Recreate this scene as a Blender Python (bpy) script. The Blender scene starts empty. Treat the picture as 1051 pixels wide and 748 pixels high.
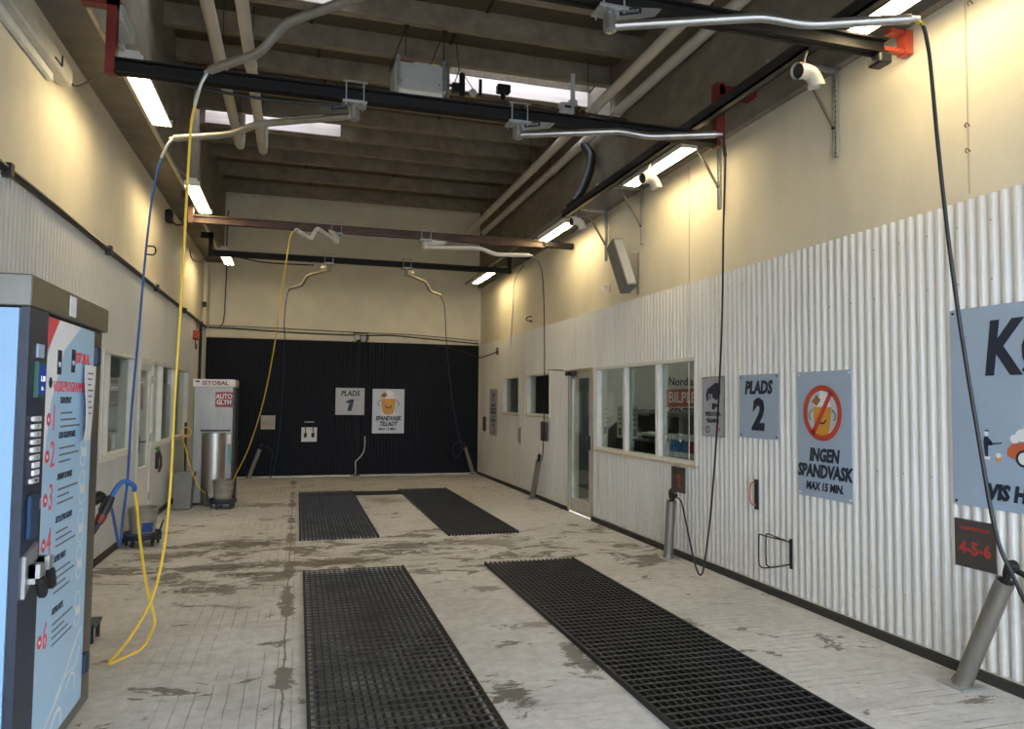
import bpy, math, random
from mathutils import Vector, Matrix
random.seed(7)
S = bpy.context.scene
COL = S.collection
PI = math.pi

# ------------------------------------------------------------------ camera, light, exposure
def cam_setup():
    yaw, pitch, roll = 0.2835, 0.0515, 0.0095
    f = Vector((math.sin(yaw)*math.cos(pitch), math.cos(yaw)*math.cos(pitch), math.sin(pitch)))
    r = Vector((math.cos(yaw), -math.sin(yaw), 0)); u = r.cross(f)
    c, s = math.cos(roll), math.sin(roll)
    r2 = c*r + s*u; u2 = -s*r + c*u
    cd = bpy.data.cameras.new('camera'); o = bpy.data.objects.new('camera', cd); COL.objects.link(o)
    cd.sensor_fit = 'HORIZONTAL'; cd.sensor_width = 36; cd.lens = 36*751.75/1051
    cd.clip_start = 0.05; cd.clip_end = 200
    m = Matrix((r2, u2, -f)).transposed().to_4x4(); m.translation = (0, 0, 1.6)
    o.matrix_world = m
    S.camera = o
cam_setup()

w = bpy.data.worlds.new('overcast_sky'); S.world = w; w.use_nodes = True
bg = w.node_tree.nodes['Background']
bg.inputs['Color'].default_value = (0.78, 0.89, 1.03, 1)
bg.inputs['Strength'].default_value = 4.9
LAMP_STRENGTH = 36.0
LAMP_COLOR = (1.0, 0.79, 0.44)
S.view_settings.view_transform = 'Standard'
S.view_settings.look = 'None'
S.view_settings.exposure = 0.70
S.view_settings.gamma = 1.0
S.view_settings.use_curve_mapping = False

# ------------------------------------------------------------------ materials
MATS = {}
def nodes_of(m):
    m.use_nodes = True
    nt = m.node_tree
    return nt, nt.nodes['Principled BSDF']
def ramp(nt, fac, stops):
    n = nt.nodes.new('ShaderNodeValToRGB')
    el = n.color_ramp.elements
    el[0].position, el[0].color = stops[0][0], (*stops[0][1], 1)
    el[1].position, el[1].color = stops[-1][0], (*stops[-1][1], 1)
    for p, c in stops[1:-1]:
        e = el.new(p); e.color = (*c, 1)
    nt.links.new(fac, n.inputs[0]); return n.outputs[0]
def noise(nt, vec, scale, detail=5, rough=.6, dist=0):
    n = nt.nodes.new('ShaderNodeTexNoise')
    n.inputs['Scale'].default_value = scale; n.inputs['Detail'].default_value = detail
    n.inputs['Roughness'].default_value = rough; n.inputs['Distortion'].default_value = dist
    nt.links.new(vec, n.inputs['Vector']); return n.outputs['Fac']
def coords(nt, scale=(1, 1, 1)):
    g = nt.nodes.new('ShaderNodeNewGeometry')
    mp = nt.nodes.new('ShaderNodeMapping'); mp.inputs['Scale'].default_value = scale
    nt.links.new(g.outputs['Position'], mp.inputs['Vector']); return mp.outputs[0]
def math_(nt, op, a, b=None, c=None):
    n = nt.nodes.new('ShaderNodeMath'); n.operation = op
    for i, v in enumerate((a, b, c)):
        if v is None: continue
        if isinstance(v, (int, float)): n.inputs[i].default_value = v
        else: nt.links.new(v, n.inputs[i])
    return n.outputs[0]
def mixc(nt, fac, a, b, mode='MIX'):
    n = nt.nodes.new('ShaderNodeMix'); n.data_type = 'RGBA'; n.blend_type = mode
    for sock, v in ((n.inputs[0], fac), (n.inputs[6], a), (n.inputs[7], b)):
        if isinstance(v, (int, float)): sock.default_value = v
        elif isinstance(v, tuple): sock.default_value = (*v, 1)
        else: nt.links.new(v, sock)
    return n.outputs[2]
def bump(nt, bs, h, strength=.3, dist=.01):
    n = nt.nodes.new('ShaderNodeBump'); n.inputs['Strength'].default_value = strength
    n.inputs['Distance'].default_value = dist
    nt.links.new(h, n.inputs['Height']); nt.links.new(n.outputs[0], bs.inputs['Normal'])
def mat(name, col, rough=.6, metal=0., var=.12, nscale=6, stretch=(1, 1, 1), bmp=0., spec=None):
    if name in MATS: return MATS[name]
    m = bpy.data.materials.new(name); nt, bs = nodes_of(m)
    bs.inputs['Roughness'].default_value = rough; bs.inputs['Metallic'].default_value = metal
    if spec is not None: bs.inputs['Specular IOR Level'].default_value = spec
    fac = noise(nt, coords(nt, stretch), nscale, 6)
    lo = tuple(max(0, c*(1-var)) for c in col); hi = tuple(min(1, c*(1+var)) for c in col)
    nt.links.new(ramp(nt, fac, [(.3, lo), (.7, hi)]), bs.inputs['Base Color'])
    if bmp: bump(nt, bs, fac, bmp)
    MATS[name] = m; return m
def emit(name, col, st):
    m = bpy.data.materials.new(name); m.use_nodes = True; nt = m.node_tree
    nt.nodes.remove(nt.nodes['Principled BSDF'])
    e = nt.nodes.new('ShaderNodeEmission'); e.inputs[0].default_value = (*col, 1); e.inputs[1].default_value = st
    nt.links.new(e.outputs[0], nt.nodes['Material Output'].inputs[0]); MATS[name] = m; return m

def make_floor_mat():
    m = bpy.data.materials.new('worn concrete'); nt, bs = nodes_of(m)
    g = nt.nodes.new('ShaderNodeNewGeometry'); sp = nt.nodes.new('ShaderNodeSeparateXYZ')
    nt.links.new(g.outputs['Position'], sp.inputs[0]); X, Y = sp.outputs[0], sp.outputs[1]
    P = coords(nt)
    n1 = noise(nt, P, 1.3, 8, .65); n2 = noise(nt, P, 11, 10, .78)
    base = ramp(nt, n1, [(.3, (.35, .34, .325)), (.5, (.56, .55, .53)), (.68, (.70, .69, .675))])
    base = mixc(nt, .5, base, ramp(nt, n2, [(.3, (.30, .285, .265)), (.62, (.70, .69, .67))]))
    # worn-off patches where darker aggregate shows
    sx = coords(nt, (.75, 1.25, 1)); n3 = noise(nt, sx, 2.4, 12, .7, .7)
    def band(v, c, wd):   # 1 at centre falling to 0 at distance wd
        d = math_(nt, 'ABSOLUTE', math_(nt, 'SUBTRACT', v, c))
        q = nt.nodes.new('ShaderNodeMapRange'); q.interpolation_type = 'SMOOTHSTEP'
        q.inputs[1].default_value = wd; q.inputs[2].default_value = wd*.25; q.inputs[3].default_value = 0; q.inputs[4].default_value = 1
        nt.links.new(d, q.inputs[0]); return q.outputs[0]
    traffic = band(Y, 7.95, 1.7)
    thr = math_(nt, 'ADD', n3, math_(nt, 'MULTIPLY', traffic, .075))
    p1 = ramp(nt, thr, [(.60, (0, 0, 0)), (.615, (1, 1, 1))])
    n3b = noise(nt, P, 9, 8, .7)
    p1 = mixc(nt, 1., p1, ramp(nt, n3b, [(.38, (.1, .1, .1)), (.46, (1, 1, 1))]), 'MULTIPLY')
    base = mixc(nt, p1, base, ramp(nt, n2, [(.3, (.13, .11, .085)), (.65, (.25, .235, .21))]))
    # dirt smears
    n4 = noise(nt, coords(nt, (.5, 1.7, 1)), 2.2, 7, .7, 1.)
    base = mixc(nt, ramp(nt, n4, [(.55, (0, 0, 0)), (.75, (.6, .6, .6))]), base, (.25, .23, .20))
    # old oil and mud spots of their own shape
    NZ = noise(nt, coords(nt, (.8, 1.3, 1)), 4.2, 12, .82, .8)
    def spot(cx, cy, rx, ry, amt, colr):
        nonlocal base
        dx = math_(nt, 'DIVIDE', math_(nt, 'SUBTRACT', X, cx), rx); dy = math_(nt, 'DIVIDE', math_(nt, 'SUBTRACT', Y, cy), ry)
        d = math_(nt, 'SQRT', math_(nt, 'ADD', math_(nt, 'MULTIPLY', dx, dx), math_(nt, 'MULTIPLY', dy, dy)))
        d = math_(nt, 'ADD', d, math_(nt, 'MULTIPLY', math_(nt, 'SUBTRACT', NZ, .5), 5.2))
        base = mixc(nt, math_(nt, 'MULTIPLY', ramp(nt, d, [(.62, (1, 1, 1)), (.80, (0, 0, 0))]), amt), base, colr)
    dk = (.085, .07, .052)
    spot(1.16, 3.95, .15, .3, .85, dk); spot(1.74, 4.4, .09, .40, .75, dk)
    spot(.45, 7.55, .6, .22, .9, (.13, .105, .065)); spot(-.75, 7.6, .55, .2, .8, dk); spot(-.3, 7.2, .5, .12, .8, dk)
    spot(-.5, 8.7, .5, .3, .8, dk); spot(-.62, 6.7, .35, .22, .75, dk); spot(1.2, 8.2, .5, .25, .8, dk); spot(2.2, 8.2, .5, .3, .7, (.2, .18, .15))
    spot(3.5, 6.9, .35, .3, .75, dk); spot(-.9, 6.95, .3, .15, .7, dk); spot(-.45, 11.9, .6, .25, .6, dk); spot(1.4, 12.0, .3, .5, .45, dk)
    spot(2.2, 6.5, .18, .25, .7, (.2, .18, .15)); spot(1.6, 6.2, .22, .12, .8, (.22, .205, .18)); spot(1.75, 5.1, .3, .1, .8, (.22, .205, .18))
    # brushed anti-slip grooves, filled with dirt, in the wheel lanes
    def groove(v, pitch, wd):
        wob = math_(nt, 'MULTIPLY', math_(nt, 'SUBTRACT', noise(nt, P, 3, 2), .5), .018)
        fr = math_(nt, 'FRACT', math_(nt, 'DIVIDE', math_(nt, 'ADD', v, wob), pitch))
        return math_(nt, 'LESS_THAN', fr, wd)
    rows = math_(nt, 'GREATER_THAN', math_(nt, 'FRACT', math_(nt, 'DIVIDE', math_(nt, 'ADD', Y, .25), .95)), .07)
    gl = math_(nt, 'MULTIPLY', groove(X, .083, .075), rows)
    gl = math_(nt, 'MULTIPLY', gl, math_(nt, 'MULTIPLY', band(X, -.32, .80), ramp(nt, noise(nt, P, 1.6, 5), [(.40, (0, 0, 0)), (.56, (1, 1, 1))])))
    gl = math_(nt, 'MULTIPLY', gl, math_(nt, 'GREATER_THAN', Y, 3.6))
    g2 = math_(nt, 'MULTIPLY', groove(Y, .075, .14), math_(nt, 'MULTIPLY', band(X, 3.25, .55), ramp(nt, noise(nt, P, 2.6, 5), [(.46, (0, 0, 0)), (.6, (1, 1, 1))])))
    gr = math_(nt, 'MAXIMUM', gl, g2)
    base = mixc(nt, math_(nt, 'MULTIPLY', gr, .7), base, (.17, .155, .135))
    # expansion joint along the grates, crumbled in places, plus cross joints
    wob = math_(nt, 'MULTIPLY', math_(nt, 'SUBTRACT', noise(nt, P, 4, 6, .7), .5), .10)
    jx = math_(nt, 'ABSOLUTE', math_(nt, 'ADD', math_(nt, 'SUBTRACT', X, -.045), math_(nt, 'MULTIPLY', wob, .5)))
    wdt = math_(nt, 'ADD', .006, math_(nt, 'MULTIPLY', ramp(nt, noise(nt, coords(nt, (.1, .55, 1)), 1.9, 3), [(.50, (0, 0, 0)), (.53, (1, 1, 1))]), math_(nt, 'MULTIPLY', ramp(nt, noise(nt, P, 12, 8, .75), [(.35, (0, 0, 0)), (.65, (1, 1, 1))]), .09)))
    j = math_(nt, 'LESS_THAN', jx, wdt)
    for yy in (8.45, 13.6):
        jy = math_(nt, 'ABSOLUTE', math_(nt, 'ADD', math_(nt, 'SUBTRACT', Y, yy), math_(nt, 'MULTIPLY', wob, .25)))
        j = math_(nt, 'MAXIMUM', j, math_(nt, 'LESS_THAN', jy, .006))
    base = mixc(nt, math_(nt, 'MULTIPLY', j, .85), base, (.15, .13, .105))
    nt.links.new(base, bs.inputs['Base Color'])
    nt.links.new(ramp(nt, n1, [(.3, (.55,)*3), (.7, (.85,)*3)]), bs.inputs['Roughness'])
    bs.inputs['Specular IOR Level'].default_value = .3
    bump(nt, bs, math_(nt, 'SUBTRACT', n2, math_(nt, 'MULTIPLY', gr, .6)), .25, .006)
    MATS['floor'] = m; return m

def make_clad_mat(name, col, zdirt):
    m = bpy.data.materials.new(name); nt, bs = nodes_of(m)
    g = nt.nodes.new('ShaderNodeNewGeometry'); sp = nt.nodes.new('ShaderNodeSeparateXYZ')
    nt.links.new(g.outputs['Position'], sp.inputs[0])
    n = noise(nt, coords(nt, (1, 1, .15)), 3, 6); n2 = noise(nt, coords(nt), 20, 5)
    base = ramp(nt, n, [(.3, tuple(c*.9 for c in col)), (.7, col)])
    dirt = math_(nt, 'MULTIPLY', ramp(nt, math_(nt, 'DIVIDE', sp.outputs[2], zdirt), [(0, (1, 1, 1)), (1, (0, 0, 0))]), n2)
    base = mixc(nt, math_(nt, 'MULTIPLY', dirt, .75), base, (.36, .31, .22))
    st = math_(nt, 'MULTIPLY', ramp(nt, noise(nt, coords(nt, (6, 6, .35)), 2.2, 5), [(.58, (0, 0, 0)), (.75, (1, 1, 1))]), .22)
    base = mixc(nt, st, base, (.45, .38, .26))
    nt.links.new(base, bs.inputs['Base Color']); bs.inputs['Roughness'].default_value = .42
    MATS[name] = m; return m

def make_joist_slab():
    m = bpy.data.materials.new('wood-wool slab'); nt, bs = nodes_of(m)
    n = noise(nt, coords(nt, (1, 2.2, 1)), 26, 6, .8); n2 = noise(nt, coords(nt), 2, 4)
    c = ramp(nt, n, [(.32, (.05, .04, .026)), (.68, (.17, .14, .095))])
    c = mixc(nt, ramp(nt, n2, [(.4, (0, 0, 0)), (.7, (.5, .5, .5))]), c, (.07, .055, .035))
    nt.links.new(c, bs.inputs['Base Color']); bs.inputs['Roughness'].default_value = .95; bump(nt, bs, n, .6, .02)
    MATS['slab'] = m; return m

def make_glass():
    m = bpy.data.materials.new('window glass'); m.use_nodes = True; nt = m.node_tree
    nt.nodes.remove(nt.nodes['Principled BSDF'])
    t = nt.nodes.new('ShaderNodeBsdfTransparent'); t.inputs[0].default_value = (.86, .90, .88, 1)
    gl = nt.nodes.new('ShaderNodeBsdfGlossy'); gl.inputs['Roughness'].default_value = .04
    fr = nt.nodes.new('ShaderNodeFresnel'); fr.inputs[0].default_value = 1.45
    mx = nt.nodes.new('ShaderNodeMixShader')
    nt.links.new(math_(nt, 'MULTIPLY', fr.outputs[0], .42), mx.inputs[0]); nt.links.new(t.outputs[0], mx.inputs[1]); nt.links.new(gl.outputs[0], mx.inputs[2])
    nt.links.new(mx.outputs[0], nt.nodes['Material Output'].inputs[0]); MATS['glass'] = m; return m
def make_bucket_plastic():
    m = bpy.data.materials.new('cloudy plastic'); nt, bs = nodes_of(m)
    c = ramp(nt, noise(nt, coords(nt, (1, 1, 2)), 9, 6, .7), [(.3, (.25, .22, .17)), (.7, (.50, .47, .41))])
    nt.links.new(c, bs.inputs['Base Color']); bs.inputs['Roughness'].default_value = .35
    bs.inputs['Transmission Weight'].default_value = .25; MATS['bucket'] = m; return m
def make_skylight_mat():
    m = bpy.data.materials.new('opal acrylic'); m.use_nodes = True; nt = m.node_tree
    nt.nodes.remove(nt.nodes['Principled BSDF'])
    t = nt.nodes.new('ShaderNodeBsdfTransparent'); t.inputs[0].default_value = (.95, .93, .92, 1)
    d = nt.nodes.new('ShaderNodeBsdfTranslucent'); d.inputs[0].default_value = (.9, .86, .84, 1)
    mx = nt.nodes.new('ShaderNodeMixShader'); mx.inputs[0].default_value = .15
    nt.links.new(t.outputs[0], mx.inputs[1]); nt.links.new(d.outputs[0], mx.inputs[2])
    nt.links.new(mx.outputs[0], nt.nodes['Material Output'].inputs[0]); MATS['opal'] = m; return m

M_FLOOR = make_floor_mat(); M_SLAB = make_joist_slab(); M_GLASS = make_glass(); M_BUCKET = make_bucket_plastic(); M_OPAL = make_skylight_mat()
M_CLAD = make_clad_mat('white corrugated steel', (.80, .79, .755), 1.0)
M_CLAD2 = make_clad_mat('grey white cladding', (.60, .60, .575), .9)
M_CREAM = mat('cream plaster', (.72, .66, .515), .85, 0, .07, 2.2, (1, 1, .5), .08)
M_CONC = mat('bare concrete', (.22, .19, .145), .9, 0, .22, 3, (1, 1, 2), .15)
M_CONC2 = mat('joist concrete', (.25, .205, .145), .9, 0, .28, 4, (1, 3, 1), .15)
M_PIT = mat('pit concrete', (.28, .275, .265), .35, 0, .85, 2.6, (1, 1, 1), .2)
M_NAVY = mat('navy door steel', (.0024, .0032, .0065), .55, 0, .35, 5, (3, 1, .3), 0, .22)
M_GRATE = mat('dark grating steel', (.013, .0125, .0125), .5, .0, .4, 4, (1, 1, 1), 0, .35)
def rusty(m):
    nt = m.node_tree; bs = nt.nodes['Principled BSDF']; src = bs.inputs['Base Color'].links[0].from_socket
    g = nt.nodes.new('ShaderNodeNewGeometry'); sp = nt.nodes.new('ShaderNodeSeparateXYZ'); nt.links.new(g.outputs['Position'], sp.inputs[0])
    out = src; nz = noise(nt, coords(nt), 3, 6, .7)
    for cx, cy, rx, ry in ((2.1, 10.6, .45, .9), (2.0, 12.6, .5, .7), (.5, 12.9, .4, .5), (.45, 5.6, .35, 1.0)):
        dx = math_(nt, 'DIVIDE', math_(nt, 'SUBTRACT', sp.outputs[0], cx), rx); dy = math_(nt, 'DIVIDE', math_(nt, 'SUBTRACT', sp.outputs[1], cy), ry)
        d = math_(nt, 'ADD', math_(nt, 'SQRT', math_(nt, 'ADD', math_(nt, 'MULTIPLY', dx, dx), math_(nt, 'MULTIPLY', dy, dy))), math_(nt, 'MULTIPLY', math_(nt, 'SUBTRACT', nz, .5), 2))
        out = mixc(nt, math_(nt, 'MULTIPLY', ramp(nt, d, [(.5, (1, 1, 1)), (1, (0, 0, 0))]), .8), out, (.04, .024, .013))
    nt.links.new(out, bs.inputs['Base Color'])
rusty(M_GRATE)
M_BLACK = mat('black rubber', (.012, .012, .013), .5)
M_BLKMET = mat('black painted steel', (.020, .020, .022), .45, .2, .3)
M_DARK = mat('dark gap', (.03, .027, .022), .9)
M_STEEL = mat('brushed stainless', (.44, .42, .39), .34, .92, .10, 12, (1, 1, .1))
M_STEEL2 = mat('dull stainless', (.30, .28, .25), .42, .75, .12, 10, (1, 1, .15))
M_GALV = mat('galvanised steel', (.42, .43, .42), .45, .75, .18, 30)
M_RED = mat('red painted steel', (.17, .018, .012), .55, 0, .2)
M_RAILDK = mat('dark rail paint', (.010, .009, .009), .6, 0, .3, 6, (1, 1, 1), 0, .25)
M_RAILBR = mat('brown rail paint', (.085, .045, .032), .45, .1, .3)
M_PVC = mat('off white pipe', (.62, .58, .50), .45, 0, .06)
M_WHITE = mat('white paint', (.78, .77, .74), .45, 0, .05)
M_FRAME = mat('window frame paint', (.72, .715, .68), .45, 0, .08, 10)
M_GREYBOX = mat('light grey box', (.52, .54, .53), .5, 0, .07)
M_YEL = mat('yellow hose', (.80, .53, .05), .45, 0, .08)
M_BLUED = mat('dark blue hose', (.008, .025, .085), .5)
M_BLUE = mat('blue hose', (.02, .10, .34), .45, 0, .1)
M_SIGN = mat('blue grey sign', (.35, .445, .57), .4, 0, .03)
M_SIGNW = mat('pale sign', (.55, .60, .66), .4, 0, .05)
M_SIGNG = mat('grey sign', (.40, .40, .47), .45, 0, .06)
M_INK = mat('navy ink', (.012, .022, .045), .5, 0, .05)
M_SIGNRED = mat('sign red', (.50, .06, .035), .45, 0, .05)
M_ORANGE = mat('sign amber', (.62, .30, .045), .5, 0, .1)
M_BROWN = mat('sponge brown', (.33, .15, .05), .8, 0, .2, 40)
M_FOAM = mat('foam white', (.80, .81, .82), .6, 0, .04)
M_PLATE = mat('dark brown plate', (.075, .066, .060), .45, .1, .1)
M_PLATERED = mat('plate red lettering', (.45, .045, .04), .5)
M_LBLUE = mat('light blue panel', (.25, .41, .60), .3, 0, .03, 3)
M_NAVYP = mat('navy plastic', (.022, .03, .052), .4, 0, .15)
M_PAPER = mat('white paper', (.78, .76, .76), .8, 0, .03)
M_GREYINK = mat('grey ink', (.16, .17, .20), .7)
M_MAROON = mat('plum sign', (.30, .02, .07), .45, 0, .06)
M_PINKRED = mat('poster red', (.72, .07, .09), .45, 0, .05)
M_TUBE = emit('lamp tube light', LAMP_COLOR, LAMP_STRENGTH)
M_FILLTUBE = emit('shop tube light', (1, .95, .86), 95)  # tubes of the lamps added in the two side rooms
M_SCREEN = emit('display light', (.03, .05, .25), .6)
M_SCREENTXT = emit('display text light', (.7, .75, .9), .8)

# ------------------------------------------------------------------ mesh helpers
WL = {}
class MB:
    def __init__(s, M=None): s.v = []; s.f = []; s.M = M
    def add(s, vs, fs):
        n = len(s.v)
        for p in vs:
            p = Vector(p)
            s.v.append(s.M @ p if s.M is not None else p)
        for f in fs: s.f.append([i+n for i in f])
        return s
    def box(s, a, b):
        x0, y0, z0 = [min(a[i], b[i]) for i in range(3)]; x1, y1, z1 = [max(a[i], b[i]) for i in range(3)]
        return s.add([(x0,y0,z0),(x1,y0,z0),(x1,y1,z0),(x0,y1,z0),(x0,y0,z1),(x1,y0,z1),(x1,y1,z1),(x0,y1,z1)],
              [(0,3,2,1),(4,5,6,7),(0,1,5,4),(1,2,6,5),(2,3,7,6),(3,0,4,7)])
    def bbox(s, a, b, c=.01):      # box with chamfered vertical and top edges
        x0, y0, z0 = [min(a[i], b[i]) for i in range(3)]; x1, y1, z1 = [max(a[i], b[i]) for i in range(3)]
        def ring(i, z): return [(x0+i+c,y0+i,z),(x1-i-c,y0+i,z),(x1-i,y0+i+c,z),(x1-i,y1-i-c,z),(x1-i-c,y1-i,z),(x0+i+c,y1-i,z),(x0+i,y1-i-c,z),(x0+i,y0+i+c,z)]
        rs = [ring(c, z0), ring(0, z0+c), ring(0, z1-c), ring(c, z1)]
        return s.loft(rs)
    def loft(s, rings, cap=True, closed=False):
        n = len(rings[0]); vs = [p for r in rings for p in r]; fs = []
        k = len(rings)
        for i in range(k if closed else k-1):
            for j in range(n):
                a = i*n+j; b = i*n+(j+1) % n; i2 = (i+1) % k
                fs.append((a, b, i2*n+(j+1) % n, i2*n+j))
        if cap and not closed:
            fs.append(tuple(reversed(range(n)))); fs.append(tuple(range((k-1)*n, k*n)))
        return s.add(vs, fs)
    def tube(s, pts, r, seg=8, cap=True, smooth=True, sub=5):
        pts = [Vector(p) for p in pts]; n0 = len(pts)
        if smooth and len(pts) > 2: pts = spline(pts, sub)
        if isinstance(r, (list, tuple)) and len(r) != len(pts):
            r = [r[min(int(q), n0-1)] + (r[min(int(q)+1, n0-1)]-r[min(int(q), n0-1)])*(q-int(q)) for q in [i*(n0-1)/(len(pts)-1) for i in range(len(pts))]]
        rings = []; up = None
        for i, p in enumerate(pts):
            t = (pts[min(i+1, len(pts)-1)] - pts[max(i-1, 0)])
            if t.length < 1e-9: t = Vector((0, 0, 1))
            t.normalize()
            if up is None:
                up = t.orthogonal().normalized()
            up = (up - t*up.dot(t))
            if up.length < 1e-6: up = t.orthogonal()
            up.normalize(); sd = t.cross(up)
            rr = r[i] if isinstance(r, (list, tuple)) else r
            rings.append([p + up*rr*math.cos(2*PI*k/seg) + sd*rr*math.sin(2*PI*k/seg) for k in range(seg)])
        return s.loft(rings, cap)
    def cyl(s, p0, p1, r0, r1=None, seg=16):
        p0, p1 = Vector(p0), Vector(p1); t = (p1-p0).normalized(); u = t.orthogonal().normalized(); v = t.cross(u)
        r1 = r0 if r1 is None else r1
        return s.loft([[p + (u*math.cos(2*PI*k/seg) + v*math.sin(2*PI*k/seg))*r for k in range(seg)] for p, r in ((p0, r0), (p1, r1))])
    def lathe(s, c, prof, seg=20, axis='Z', cap=True):
        c = Vector(c); rings = []
        for r, h in prof:
            ring = []
            for k in range(seg):
                a = 2*PI*k/seg
                d = {'Z': (r*math.cos(a), r*math.sin(a), h), 'X': (h, r*math.cos(a), r*math.sin(a)), 'Y': (r*math.cos(a), h, -r*math.sin(a))}[axis]
                ring.append(c + Vector(d))
            rings.append(ring)
        return s.loft(rings, cap)
    def bar(s, p0, p1, wd, th, up=(0, 0, 1)):
        p0, p1 = Vector(p0), Vector(p1); t = (p1-p0).normalized(); up = Vector(up)
        sd = t.cross(up)
        if sd.length < 1e-5: sd = t.orthogonal()
        sd.normalize(); u = sd.cross(t)
        return s.loft([[p + sd*a*wd/2 + u*b*th/2 for a, b in ((-1,-1),(1,-1),(1,1),(-1,1))] for p in (p0, p1)])
    def prism(s, poly, n0, n1):    # poly in local u,v ; extruded along local n
        k = len(poly)
        return s.loft([[(u, v, n0) for u, v in poly], [(u, v, n1) for u, v in poly]])
    def disc(s, c, rx, ry, n0, n1, seg=24):
        return s.prism([(c[0]+rx*math.cos(2*PI*i/seg), c[1]+ry*math.sin(2*PI*i/seg)) for i in range(seg)], n0, n1)
    def annulus(s, c, ro, ri, n0, n1, seg=36, a0=0, a1=2*PI):
        full = abs(a1-a0-2*PI) < 1e-6; rings = []
        for i in range(seg if full else seg+1):
            a = a0+(a1-a0)*i/seg; cs, sn = math.cos(a), math.sin(a)
            rings.append([(c[0]+ri*cs, c[1]+ri*sn, n0), (c[0]+ro*cs, c[1]+ro*sn, n0), (c[0]+ro*cs, c[1]+ro*sn, n1), (c[0]+ri*cs, c[1]+ri*sn, n1)])
        return s.loft(rings, not full, full)
    def build(s, name, m, parent=None, smooth=False, **tags):
        off = Vector((0, 0, 0))
        if parent is not None: off = WL[parent.name]
        else:
            xs = [p.x for p in s.v]; ys = [p.y for p in s.v]; zs = [p.z for p in s.v]
            off = Vector(((min(xs)+max(xs))/2, (min(ys)+max(ys))/2, min(zs)))
        me = bpy.data.meshes.new(name); me.from_pydata([tuple(p-off) for p in s.v], [], s.f); me.validate(); me.update()
        import bmesh
        b = bmesh.new(); b.from_mesh(me); bmesh.ops.recalc_face_normals(b, faces=b.faces); b.to_mesh(me); b.free()
        me.materials.append(m)
        if smooth:
            me.polygons.foreach_set('use_smooth', [True]*len(me.polygons))
            me.set_sharp_from_angle(angle=math.radians(38))
        o = bpy.data.objects.new(name, me); COL.objects.link(o)
        if parent is not None:
            o.parent = parent
        else: o.location = off
        WL[o.name] = off.copy()
        tag(o, **tags); return o
def spline(pts, sub=5):
    out = []
    for i in range(len(pts)-1):
        p0 = pts[max(i-1, 0)]; p1 = pts[i]; p2 = pts[i+1]; p3 = pts[min(i+2, len(pts)-1)]
        for k in range(sub):
            t = k/sub
            out.append(.5*((2*p1)+(-p0+p2)*t+(2*p0-5*p1+4*p2-p3)*t*t+(-p0+3*p1-3*p2+p3)*t**3))
    out.append(pts[-1]); return out
def tag(o, label=None, cat=None, group=None, kind=None):
    if label: o['label'] = label
    if cat: o['category'] = cat
    if group: o['group'] = group
    if kind: o['kind'] = kind
def thing(name, loc, label=None, cat=None, group=None, kind=None):
    o = bpy.data.objects.new(name, None); COL.objects.link(o); o.location = loc; o.empty_display_size = .1
    WL[o.name] = Vector(loc); tag(o, label, cat, group, kind); return o
def copy_tree(o, delta, parent=None, label=None):
    c = o.copy(); COL.objects.link(c)
    if parent is None: c.location = o.location + Vector(delta)
    else: c.parent = parent
    for ch in [x for x in list(COL.objects) if x.parent == o]: copy_tree(ch, delta, c)
    WL[c.name] = WL[o.name] + Vector(delta)
    if label: c['label'] = label
    return c
def FR(y, z, x=3.886):   # frame on the right wall: u towards the viewer's right (-Y), v up, n into the room
    return Matrix(((0, 0, -1, x), (-1, 0, 0, y), (0, 1, 0, z), (0, 0, 0, 1)))
def FB(x, z, y=15.9):    # frame on the back wall, facing the viewer
    return Matrix(((1, 0, 0, x), (0, 0, -1, y), (0, 1, 0, z), (0, 0, 0, 1)))
def FL(y, z, x=-.93):    # frame on a face that looks towards +X
    return Matrix(((0, 0, 1, x), (1, 0, 0, y), (0, 1, 0, z), (0, 0, 0, 1)))
def text(body, size, m, parent, F, u, v, n=.004, bold=0., shear=0., sx=1., align='CENTER', name='lettering', rot=0., gap=1., **tags):
    c = bpy.data.curves.new('t', 'FONT'); c.body = body; c.size = size; c.offset = bold; c.shear = shear
    c.extrude = .0008; c.align_x = align; c.align_y = 'CENTER'; c.resolution_u = 2; c.space_character = gap
    t = bpy.data.objects.new('t', c); COL.objects.link(t)
    bpy.context.view_layer.update()
    me = bpy.data.meshes.new_from_object(t.evaluated_get(bpy.context.evaluated_depsgraph_get()))
    bpy.data.objects.remove(t); bpy.data.curves.remove(c)
    T = F @ Matrix.Translation((u, v, n)) @ Matrix.Rotation(rot, 4, 'Z') @ Matrix.Diagonal((sx, 1, 1, 1))
    off = WL[parent.name]
    for vt in me.vertices: vt.co = T @ vt.co - off
    me.materials.clear(); me.materials.append(m)
    o = bpy.data.objects.new(name, me); COL.objects.link(o); o.parent = parent; WL[o.name] = off.copy(); tag(o, **tags); return o

# ------------------------------------------------------------------ setting
XL, XR, YB, YF = -1.83, 3.886, 15.99, -1.5
ZT = 6.0
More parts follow.
